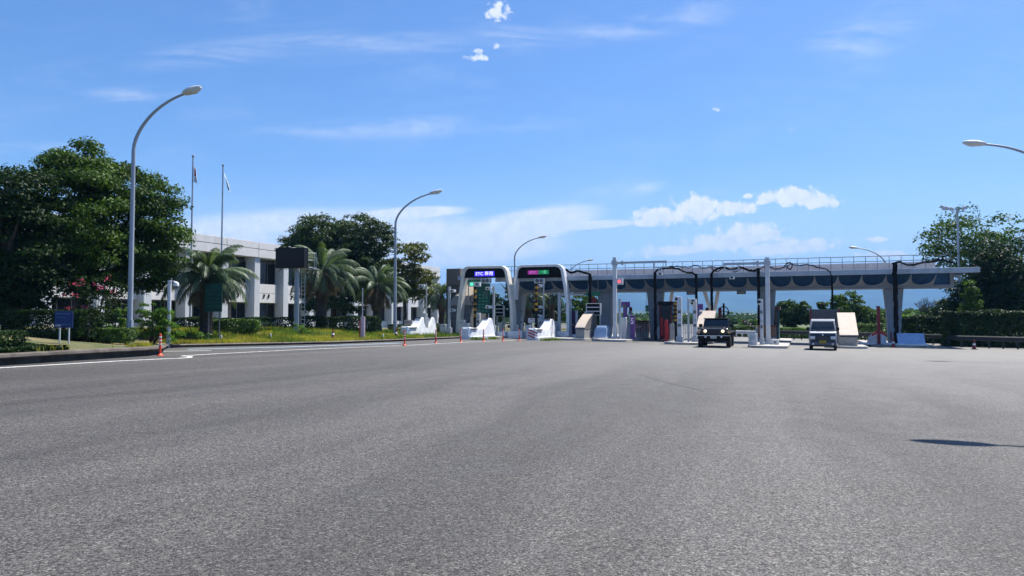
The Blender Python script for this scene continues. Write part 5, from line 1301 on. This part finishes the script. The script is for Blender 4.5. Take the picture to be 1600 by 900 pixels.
# low steel pedestals on the gate islands so the equipment stands among cabinets
for px, bb_, pyt, lb in ((730, -3.6, 505, 'small grey box on the nose side of the middle prow barrier'), (722, -1.7, 500, 'grey case at the left foot of the left gate'), (866, -.8, 507, 'pale case left of the second gate right leg'), (693, -2, 507, 'grey case left of the tall camera post by the pebble tower'), (826, -3.0, 508, 'small grey case above the nose of the striped barrier'), (805, 1.5, 507, 'grey case between the two arched gates')):
    p = spot(px, bb_, .12); o = thing('equipment_box', lb, 'cabinet', p, RZ); w_ = random.uniform(.2, .32); h_ = hz(pyt, p); b = MB(); b.box(-w_, w_, -.2, .25, -.05, h_); b.build('box', M_grey, o, bevel=.02); b = MB(); b.box(-w_ * .7, w_ * .7, -.215, -.203, h_ * .3, h_ * .75); b.build('door_panel', M_lgrey, o)

pts = []
for px, bb_, k in ((852, -6.9, 260), (866, -5.6, 200), (747, -8.6, 260), (770, -6.5, 220), (742, -8.9, 160), (640, -9.3, 160), (690, -6, 160), (884, -2.2, 120)):
    c = spot(px, bb_, 0)
    for _ in range(k): x = c[0] + random.gauss(0, .22); y = c[1] + random.gauss(0, .16); pts.append((x, y, gz(x, y)))
tag(blades('weeds', pts, .06, .26, M_grass2), kind='stuff')

# ============================================================ vehicles (front towards -y)
def wheel(root, x, y, r, w_, M_rim, spokes=5):
    T = Matrix.Translation((x, y, r)) @ Matrix.Rotation(math.pi / 2, 4, 'Y')
    b = MB(); b.lathe([(r * .62, -w_ / 2), (r * .9, -w_ / 2), (r, -w_ * .36), (r, w_ * .36), (r * .9, w_ / 2), (r * .62, w_ / 2)], 24, T); wh = b.build('wheel', M_rubber, root)
    b = MB(); s_ = 1 if x > 0 else -1; b.lathe([(r * .6, -w_ * .4), (r * .61, w_ * .4), (r * .2, w_ * .34 * 1)], 20, T)
    for k in range(spokes): b.box(-.03, .03, .04, r * .6, min(s_ * w_ * .36, s_ * w_ * .46), max(s_ * w_ * .36, s_ * w_ * .46), T @ Matrix.Rotation(k * 2 * math.pi / spokes, 4, 'Z'))
    b.build('rim', M_rim, wh)
M_jb = mat('black_car_paint', (.010, .010, .011), .25, var=.1, spec=.5, coat=.6)
M_jt = mat('black_trim', (.010, .010, .011), .7, var=.1, spec=.15)
M_wsj = mat('windscreen_glass', (.02, .024, .028), .05, spec=.7, var=.2)
p = G(1115, 543.5); 
j = thing('off_road_car', 'black boxy off road car with lit round headlights leaving the toll lane', 'car', p, RZ + R(1.5)); j.scale = (1.0, 1.0, .97)
def jb(name, m, par=None, **k): return lambda b: b.build(name, m, par or j, **k)
b = MB(); b.prism([(0.42, .62), (.40, 1.10), (.50, 1.17), (1.72, 1.24), (1.78, 1.20), (4.15, 1.20), (4.2, .55), (1.2, .50)], -.76, .76); b.build('body', M_jb, j, bevel=.035)
b = MB(); b.loft([[(-.60, .52, 1.17), (.60, .52, 1.17), (.68, 1.70, 1.25), (-.68, 1.70, 1.25)], [(-.56, .56, 1.20), (.56, .56, 1.20), (.62, 1.70, 1.29), (-.62, 1.70, 1.29)]]); b.build('hood', M_jb, j, bevel=.02)
# cabin
b = MB(); b.loft([[(-.76, 1.76, 1.203), (.76, 1.76, 1.203), (.78, 4.12, 1.203), (-.78, 4.12, 1.203)], [(-.68, 1.98, 1.70), (.68, 1.98, 1.70), (.70, 4.05, 1.72), (-.70, 4.05, 1.72)]]); b.build('cabin', M_jb, j, bevel=.03)
b = MB(); b.box(-.72, .72, 1.93, 4.08, 1.705, 1.79); b.build('roof', M_jt, j, bevel=.035)
b = MB(); b.add([(-.63, 1.775, 1.27), (.63, 1.775, 1.27), (.59, 1.935, 1.66), (-.59, 1.935, 1.66)], [(0, 1, 2, 3)]); b.build('windscreen', M_wsj, j, smooth=0)
for sx_ in (-1, 1):
    for y0, y1 in ((2.15, 2.85), (2.95, 3.4), (3.48, 3.98)):
        b = MB(); b.add([(sx_ * .775, y0, 1.27), (sx_ * .783, y1, 1.27), (sx_ * .722, y1, 1.65), (sx_ * .718, y0 + (.08 if y0 < 2.3 else 0), 1.65)], [(0, 1, 2, 3)]); b.build('side_window', M_wsj, j, smooth=0)
    # fenders
    for y0 in (.30, 3.0):
        b = MB(); b.prism([(y0, .78), (y0 + .04, .90), (y0 + .2, .98), (y0 + .95, .98), (y0 + 1.15, .82), (y0 + 1.2, .62), (y0 + 1.12, .62), (y0 + 1.06, .78), (y0 + .92, .90), (y0 + .25, .90), (y0 + .12, .84), (y0 + .06, .76)], min(sx_ * .70, sx_ * .99), max(sx_ * .70, sx_ * .99)); b.build('fender', M_jt, j, bevel=.02)
    for y0 in (.82, 3.6): wheel(j, sx_ * .80, y0, .39, .26, M_chrome)
    b = MB(); b.lathe([(.085, 0), (.10, .02), (.095, .05), (.06, .065), (.01, .07)], 18, Matrix.Translation((sx_ * .50, .43, 1.00)) @ Matrix.Rotation(math.pi / 2, 4, 'X')); b.build('headlight', M_head_e, j)
    b = MB(); b.lathe([(.12, -.01), (.135, .03), (.12, .03), (.118, -.01)], 18, Matrix.Translation((sx_ * .50, .43, 1.00)) @ Matrix.Rotation(math.pi / 2, 4, 'X')); b.build('headlight_ring', M_dgrey, j)
    b = MB(); b.box(sx_ * .86 - .05, sx_ * .86 + .05, .27, .33, .84, .91); b.build('turn_light', mat('amber_lens', (.6, .25, .05), .3), j, bevel=.01)
    b = MB(); b.box(min(sx_ * .80, sx_ * 1.02), max(sx_ * .80, sx_ * 1.02), 1.95, 2.05, 1.22, 1.42); b.build('wing_mirror', M_jt, j, bevel=.03)
    b = MB(); b.lathe([(.06, 0), (.065, .02), (.02, .03)], 12, Matrix.Translation((sx_ * .45, .0, .66)) @ Matrix.Rotation(math.pi / 2, 4, 'X')); b.build('fog_light', M_lens, j)
b = MB(); b.box(-.62, .62, .385, .43, .78, 1.14); g_ = b.build('grille', M_jb, j, bevel=.02)
for k in range(7): b = MB(); b.box(-.30 + k * .1 - .022, -.30 + k * .1 + .022, .378, .384, .84, 1.10); b.build('grille_slot', M_rubber, g_)
b = MB(); b.box(-.92, .92, 0, .30, .52, .74); b.build('bumper', M_jt, j, bevel=.04)
b = MB(); b.box(-.95, .95, -.012, -.002, .715, .745); b.build('bumper_trim', M_chrome, j)
b = MB(); b.box(-.17, .17, -.03, -.013, .56, .71); pl = b.build('licence_plate', mat('white_plate', (.55, .58, .58), .5), j); lettering('30-52', .09, M_dgreen, pl, (0, -.033, .62), w=.26, depth=.002); lettering('熊本 300', .04, M_dgreen, pl, (0, -.033, .69), w=.18, depth=.002)
b = MB(); b.lathe([(.2, 0), (.37, .02), (.38, .2), (.2, .24)], 20, Matrix.Translation((0, 4.22, .95)) @ Matrix.Rotation(-math.pi / 2, 4, 'X')); b.build('spare_wheel', M_rubber, j)
b = MB(); b.box(-.65, .65, .5, 4.0, .34, .53); b.build('chassis', M_rubber, j)

M_vb = mat('silver_car_paint', (.25, .26, .29), .4, metal=.2, var=.03, coat=.5)
M_vd = mat('shaded_van_front', (.022, .027, .042), .4, var=.1)  # shade of the backlit front put into the paint colour
p = G(1286, 547.5); v = thing('kei_van', 'silver one box microvan with shaded dark front and yellow licence plate', 'van', p, RZ + R(-2))
def ring(y, wb, z0, wm, zm, wt, zt): return [(-wb, y, z0), (wb, y, z0), (wm, y, zm), (wt, y, zt), (-wt, y, zt), (-wm, y, zm)]
b = MB(); b.loft([ring(0.0, .66, .30, .68, .62, .655, .80), ring(.06, .70, .28, .72, .66, .68, .98), ring(.22, .72, .28, .735, .72, .70, 1.06), ring(.34, .725, .28, .738, .8, .705, 1.09), ring(3.28, .73, .28, .738, .8, .70, 1.09), ring(3.36, .70, .3, .70, .8, .68, 1.05)]); b.build('body', M_vb, v, bevel=.03)
b = MB(); b.loft([ring(.30, .70, 1.07, .69, 1.2, .675, 1.093), ring(.32, .705, 1.075, .70, 1.10, .70, 1.12)]);
cab = [(y, z) for y, z in ((.26, 1.095), (.40, 1.32), (.66, 1.66), (.78, 1.735), (.98, 1.765), (3.10, 1.765), (3.30, 1.68), (3.34, 1.095))]
b = MB(); rings = []
for y, z in cab: pass
wd_ = lambda z: .705 - (z - 1.09) * .13
b2 = MB(); k = len(cab)
vsL = [(-wd_(z), y, z) for y, z in cab]; vsR = [(wd_(z), y, z) for y, z in cab]
b2.add(vsL + vsR, [tuple(range(k))[::-1], tuple(range(k, 2 * k))] + [(i, (i + 1) % k, k + (i + 1) % k, k + i) for i in range(k)]); b2.build('cabin', M_vb, v, bevel=.035)
b = MB(); b.add([(-.62, .285, 1.155), (.62, .285, 1.155), (.60, .38, 1.32), (.54, .60, 1.60), (-.54, .60, 1.60), (-.60, .38, 1.32)], [(0, 1, 2, 5), (5, 2, 3, 4)]); b.build('windscreen', M_wsj, v, smooth=0, fix=False)
for o in [q for q in bpy.data.objects if q.name.startswith('windscreen') and q.parent == v]:
    for q in o.data.vertices: q.co.y -= .012; q.co.z += .012
# dark lower front with its backlit shade in the colour, grille, lights, bumper
b = MB(); b.loft([[(-.64, -.012, .42), (.64, -.012, .42), (.66, -.008, .78), (-.66, -.008, .78)], [(-.60, .02, .42), (.60, .02, .42), (.62, .02, .78), (-.62, .02, .78)]]); b.loft([[(-.645, -.01, .783), (.645, -.01, .783), (.66, .03, .93), (-.66, .03, .93)], [(-.6, .03, .783), (.6, .03, .783), (.6, .07, .92), (-.6, .07, .92)]]); b.build('front_panel', M_vd, v)
b = MB(); b.box(-.70, .70, -.06, .25, .27, .46); b.build('bumper', mat('grey_bumper', (.09, .10, .12), .5), v, bevel=.04)
b = MB(); b.box(-.30, .30, -.03, -.013, .56, .80); g_ = b.build('grille', M_black, v, bevel=.01)
for i in range(5): b = MB(); b.box(-.28, .28, -.038, -.031, .585 + i * .045, .60 + i * .045); b.build('grille_bar', M_dgrey, g_)
b = MB(); b.lathe([(.045, 0), (.045, .012), (.02, .014)], 14, Matrix.Translation((0, -.012, .87)) @ Matrix.Rotation(math.pi / 2, 4, 'X')); b.build('emblem', M_chrome, v)
for sx_ in (-1, 1):
    x0, x1 = sorted((sx_ * .40, sx_ * .66)); b = MB(); b.box(x0, x1, -.04, .05, .62, .80); b.build('headlight', mat('headlight_glass', (.55, .58, .62), .12, spec=.8), v, bevel=.03)
    b = MB(); b.lathe([(.05, 0), (.055, .02), (.02, .03)], 12, Matrix.Translation((sx_ * .5, -.06, .36)) @ Matrix.Rotation(math.pi / 2, 4, 'X')); b.build('fog_light', M_lens, v)
    for y0 in (.42, 2.75): wheel(v, sx_ * .64, y0, .27, .15, M_chrome)
    b = MB(); x0, x1 = sorted((sx_ * .70, sx_ * .86)); b.box(x0, x1, .42, .5, 1.12, 1.30); b.build('wing_mirror', M_jt, v, bevel=.03)
    for y0, y1 in ((.62, 1.25), (1.32, 2.2), (2.27, 3.1)):
        b = MB(); b.add([(sx_ * (wd_(1.15) + .016), y0, 1.16), (sx_ * (wd_(1.15) + .016), y1, 1.16), (sx_ * (wd_(1.6) + .016), y1, 1.6), (sx_ * (wd_(1.6) + .016), y0 + (.2 if y0 < 1 else 0), 1.6)], [(0, 1, 2, 3)]); b.build('side_window', M_wsj, v, smooth=0)
b = MB(); b.box(-.17, .17, -.085, -.062, .40, .565); pl = b.build('licence_plate', mat('yellow_plate', (.40, .29, .03), .5), v); lettering('17-64', .09, M_black, pl, (0, -.088, .46), w=.26, depth=.002); lettering('熊本 480', .04, M_black, pl, (0, -.088, .535), w=.18, depth=.002)
for x_ in (-.3, .12):
    b = MB(); b.tube([(x_, .262, 1.16), (x_ + .38, .31, 1.22)], .01, 5); b.build('wiper', M_black, v, fix=False)
b = MB(); b.box(-.6, .6, .3, 3.1, .2, .32); b.build('chassis', M_rubber, v)
b = MB(); b.box(-.25, .25, .30, .36, 1.10, 1.13); b.build('cowl', M_jt, v)

# ============================================================ beyond the canopy
def far_tree(px, D, top, wpx, label, m=L_far, leaf=.2, npf=60, per=55, bot=512, tr=.2, lobes=3, pr=None, cat='tree', group='trees beyond the canopy', name='broadleaf_tree', inner=.25):
    l = at(px, D); l = (l[0], l[1], l[2] - .06); s_ = D / F; zt = Z(top, D) - l[2]; w_ = wpx * s_ / 2; zb = max(.1, Z(bot, D) - l[2]); zc = (zt + zb) / 2; hh = (zt - zb) / 2
    pr = pr or max(.35, w_ * .22); zt -= pr * .7; w_ = max(.5, w_ - pr * .6); zc = (zt + zb) / 2; hh = max(.3, (zt - zb) / 2); es = [(0, 0, zc, w_ * .85, w_ * .8, hh)]; rr = random.Random(int(px))
    for i in range(lobes): es.append((rr.uniform(-.55, .55) * w_, rr.uniform(-.3, .3) * w_, zc + rr.uniform(-.35, .3) * hh, w_ * .5, w_ * .5, hh * .55))
    return tree(name, label, cat, l, es, npf, pr or max(.35, w_ * .22), per, leaf, m, tr, max(.4, zb + hh * .5), group, nl=10, inner=inner)
far_tree(1240, 88, 466, 66, 'dark round tree in the gap between the tall square post and the van', L_far, .17, 130, 75, 512)
far_tree(1283, 100, 470, 20, 'small dome shaped tree over the slatted booth', L_far, .16, 26, 50, 488, group=None)
far_tree(1325, 84, 453, 72, 'tall leafy tree under the canopy above the beige wedge', L_mid, .17, 150, 75, 520)
far_tree(1360, 90, 478, 62, 'lower yellowish tree left of the right canopy pillar', L_mid, .17, 80, 65, 520)
far_tree(1425, 100, 486, 64, 'bright green tree clump right of the right canopy pillar', L_fresh, .18, 80, 60, 524)
far_tree(1440, 150, 478, 60, 'dark distant tree mass over the white shed', L_far, .28, 60, 60, 505)
far_tree(1400, 140, 480, 90, 'distant green trees behind the right canopy pillar', L_mid, .28, 70, 60, 508)
far_tree(1290, 92, 492, 36, 'light green bush right of the round dark tree', L_mid, .17, 40, 60, 516)
far_tree(1175, 120, 497, 50, 'low green trees between the jeep and the tall square post', L_mid, .22, 60, 60, 514)
far_tree(1135, 190, 495, 60, 'far low wood above the jeep roof', L_far, .35, 60, 60, 508)
far_tree(990, 170, 496, 60, 'far low wood left of the brown wedge', L_mid, .35, 60, 60, 510)
far_tree(1075, 180, 495, 80, 'far low wood behind the grey toll machines', L_far, .35, 60, 60, 510)
for px, D, tp, wpx, lb, m in ((855, 92, 455, 70, 'dense tree seen through the right arched gate', L_dark), (905, 95, 452, 70, 'sunlit tree between the right gate and the lettered green sign', L_mid), (935, 90, 455, 50, 'dark tree behind the grey three slot board', L_mid), (765, 98, 452, 60, 'dark tree seen through the left arched gate', L_dark), (806, 100, 455, 60, 'dark tree between the two arched gates', L_dark), (952, 110, 470, 24, 'bright tree sliver left of the red signal box post', L_mid)):
    far_tree(px, D, tp, wpx, lb, m, .18, 110, 65, 520)
pp_ = at(826, 84); palm('feather_palm', 'brown skirted palm seen through the right arched gate', pp_, Z(465, 84) - pp_[2], 4.0, 34, .33, 9)
pp_ = at(862, 88); palm('feather_palm', 'far feather palm right of the brown skirted one', pp_, Z(462, 88) - pp_[2], 4.0, 30, .3, 10)
# right side masses
far_tree(1530, 74, 320, 190, 'tall airy tree with pale leaves over the right end of the canopy', L_mid, .15, 210, 46, 470, .3, 4, 1.0, inner=.35)
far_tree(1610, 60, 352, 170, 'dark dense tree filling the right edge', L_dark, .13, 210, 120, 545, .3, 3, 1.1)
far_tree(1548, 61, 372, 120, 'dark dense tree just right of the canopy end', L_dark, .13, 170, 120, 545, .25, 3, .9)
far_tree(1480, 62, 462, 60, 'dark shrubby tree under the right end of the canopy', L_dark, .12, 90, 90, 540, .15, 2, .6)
far_tree(1518, 56, 432, 20, 'narrow ivy clad column tree at the canopy end', L_mid, .09, 60, 60, 530, .15, 0, .35)
# bare tree
l = at(1458, 72); o = thing('bare_tree', 'leafless tree with fanned bare branches left of the canopy end', 'tree', l)
b = MB(); rr = random.Random(5)
def br(p_, d, L, r, dep):
    q = p_ + d * L; b.tube([p_, p_.lerp(q, .5) + Vector((rr.uniform(-.05, .05), 0, .04)) * L, q], [r, r * .8, r * .6], 5)
    if dep:
        for k in range(3): nd = (d + Vector((rr.uniform(-.7, .7), rr.uniform(-.5, .5), rr.uniform(-.1, .45)))).normalized(); br(q, nd, L * rr.uniform(.6, .8), r * .6, dep - 1)
for k in range(4): br(Vector((0, 0, 0)), Vector((rr.uniform(-.5, .5), rr.uniform(-.3, .3), 1)).normalized(), 1.5, .07, 4)
b.build('branches', M_bark, o, fix=False)
# hedges and guardrails
for (px, D, wm, hh, cnt, m, lb, dp, leaf) in ((1242, 70, 3.8, 1.0, 7000, L_fresh, 'sunlit clipped hedge beyond the lanes left of the van', 1.6, .08), (1168, 74, 4.4, 1.1, 6000, L_hedge, 'green hedge seen between the jeep and the tall square post', 1.6, .09),
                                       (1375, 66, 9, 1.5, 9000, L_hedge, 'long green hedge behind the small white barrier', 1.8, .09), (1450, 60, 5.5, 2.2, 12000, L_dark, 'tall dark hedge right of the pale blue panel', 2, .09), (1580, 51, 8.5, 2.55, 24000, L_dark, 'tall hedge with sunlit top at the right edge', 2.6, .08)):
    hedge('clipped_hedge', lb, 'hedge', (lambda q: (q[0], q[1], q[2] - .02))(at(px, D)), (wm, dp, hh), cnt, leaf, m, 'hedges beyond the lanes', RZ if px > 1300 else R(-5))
M_rail = mat('guardrail_steel', (.035, .035, .035), .6, var=.2)
def guardrail(px0, D0, px1, D1, label, m=M_rail, n=8, hh=.75):
    a = at(px0, D0); c = at(px1, D1); d = Vector((c[0] - a[0], c[1] - a[1], c[2] - a[2])); nr = Vector((-d.y, d.x, 0)).normalized()
    o = thing('guardrail', label, 'guardrail', a, 0, 'guardrails beyond the lanes')
    b = MB(); prof = [(0, -.16), (.06, -.10), (.0, -.02), (.0, .02), (.06, .10), (0, .16), (-.03, .16), (-.03, -.16)]
    b.loft([[tuple(Vector((0, 0, hh - .1)) + nr * -u + Vector((0, 0, z_)) + d * f_) for u, z_ in prof] for f_ in (0, 1)]); b.build('rail', m, o, smooth=0)
    b = MB()
    for i in range(n + 1): q = d * (i / n) + nr * .12; b.tube([(q.x, q.y, q.z - .1), (q.x, q.y, q.z + hh + .02)], .055, 6)
    b.build('posts', m, o, fix=False); return o
guardrail(1216, 66, 1275, 63, 'dark guardrail below the sunlit hedge left of the van', n=5)
guardrail(1338, 60, 1500, 53, 'guardrail running behind the right canopy pillar', n=12)
guardrail(1480, 50, 1660, 45.5, 'guardrail along the foot of the tall right hedge', n=8)
guardrail(1150, 72, 1186, 71, 'low pale guardrail right of the jeep', m=M_lgrey, n=4, hh=.6)
# white shed and far houses
def house(px, D, wm, dm, hw, hr, label, mr, mw=M_wallw, rz=.3):
    l = at(px, D); l = (l[0], l[1], l[2] - .1 - max(0, (D - 200) / 300)); o = thing('house', label, 'house', l, rz, 'houses far beyond the toll plaza')
    b = MB(); b.box(-wm / 2, wm / 2, -dm / 2, dm / 2, 0, hw); b.build('wall', mw, o)
    b = MB(); b.prism([(-dm / 2 - .4, hw + .003), (0, hw + hr), (dm / 2 + .4, hw + .003)], -wm / 2 - .4, wm / 2 + .4); b.build('roof', mr, o)
    for i in range(3):
        b = MB(); x_ = -wm * .35 + i * wm * .35; b.box(x_ - .6, x_ + .6, -dm / 2 - .03, -dm / 2 - .003, hw * .35, hw * .75); b.build('window', M_glass, o)
house(1447, 125, 6, 5, 1.6, 1.0, 'low white shed right of the bright green trees', mat('pale_roof', (.5, .48, .46), .6))
house(1178, 420, 6, 5, 3.6, 1.2, 'pale far house above the barrier arm right of the jeep', M_conc)
house(1160, 520, 6, 6, 4.2, 1.4, 'far white house left of the barrier arm by the jeep', M_dgrey, mw=M_conc)
house(1065, 480, 8, 6, 4.4, 1.3, 'far white building behind the grey toll machines', M_dgrey, mw=M_conc)
house(1045, 360, 10, 7, 3, 1.5, 'pale low building behind the dark red booth', M_lgrey)
house(1195, 700, 9, 7, 5, 1.6, 'farthest tiny pale house at the foot of the mountains', M_conc)
# far wood belts as one mass
P = []; 
for _ in range(5200):
    D = random.uniform(240, 900) ; x = random.uniform(-.75, .85) * D; P.append((x, D, random.uniform(0, .0085 * D) - max(0, min(3, (D - 200) / 300))))
P = np.array(P); s_ = []
Q = []
for c in P: Q.append(c + RNG.normal(0, 1, (30, 3)) * np.array([3.4, 2.6, .8]))
Q = np.concatenate(Q); tag(leaves_mesh('far_woodland', Q, np.tile(np.array([0, -.3, .9]), (len(Q), 1)), .7, L_far, None, .7, .7), kind='stuff')

# ============================================================ mountains
def mountains(name, D, base, amp, x0, x1, seed, hfun, depth=2500):
    nx, ny = 220, 16; vs = []; fs = []
    for jx in range(ny):
        v_ = jx / (ny - 1)
        for i in range(nx):
            x = x0 + (x1 - x0) * i / (nx - 1); prof = math.sin(v_ * math.pi * .5) ** .8 if v_ < 1 else 1
            n_ = mnoise.fractal(Vector((x * .0009, v_ * 1.3 + seed, seed)), .9, 2.1, 6)
            vs.append((x, D + depth * v_, -6 + prof * (hfun(x) + amp * n_ * (.5 + .5 * v_)) + 22 * mnoise.noise(Vector((x * .004, v_ * 9, seed))) * prof))
    for jx in range(ny - 1):
        for i in range(nx - 1): a = jx * nx + i; fs.append((a, a + 1, a + nx + 1, a + nx))
    # back slope
    k = len(vs)
    for i in range(nx): x = x0 + (x1 - x0) * i / (nx - 1); vs.append((x, D + depth * 1.6, -20))
    for i in range(nx - 1): a = (ny - 1) * nx + i; fs.append((a, a + 1, k + i + 1, k + i))
    b = MB(); b.add(vs, fs); o = b.build(name, M_forest, fix=False, smooth=0); o.data.shade_smooth(); return tag(o, kind='structure')
M_forest = mat('forest_slope', (.035, .06, .025), .95, var=.35, vscale=.006)
mountains('mountains', 4300, 0, 60, -5600, 5700, 3.3, lambda x: 262 + 22 * math.sin(x * .0011 + 1.0), 1700)
mountains('hills', 2100, 0, 16, -2900, 3400, 8.1, lambda x: 17 + 20 * math.exp(-((x - 700) / 420) ** 2) - 7 * math.sin(x * .0015), 700)

# ============================================================ haze
b = MB(); b.box(-7800, 7800, -7800, 7800, -32, 420)
m = bpy.data.materials.new('haze_air'); m.use_nodes = True; n = NT(m.node_tree); n.n.clear()
pv = n.add('ShaderNodeVolumePrincipled'); pv.inputs['Color'].default_value = (.20, .50, 1.0, 1); pv.inputs['Density'].default_value = 1.7e-4; pv.inputs['Anisotropy'].default_value = .0
mo = n.add('ShaderNodeOutputMaterial'); n.l.new(pv.outputs[0], mo.inputs['Volume'])
tag(b.build('haze', m, smooth=0, fix=False), kind='stuff')
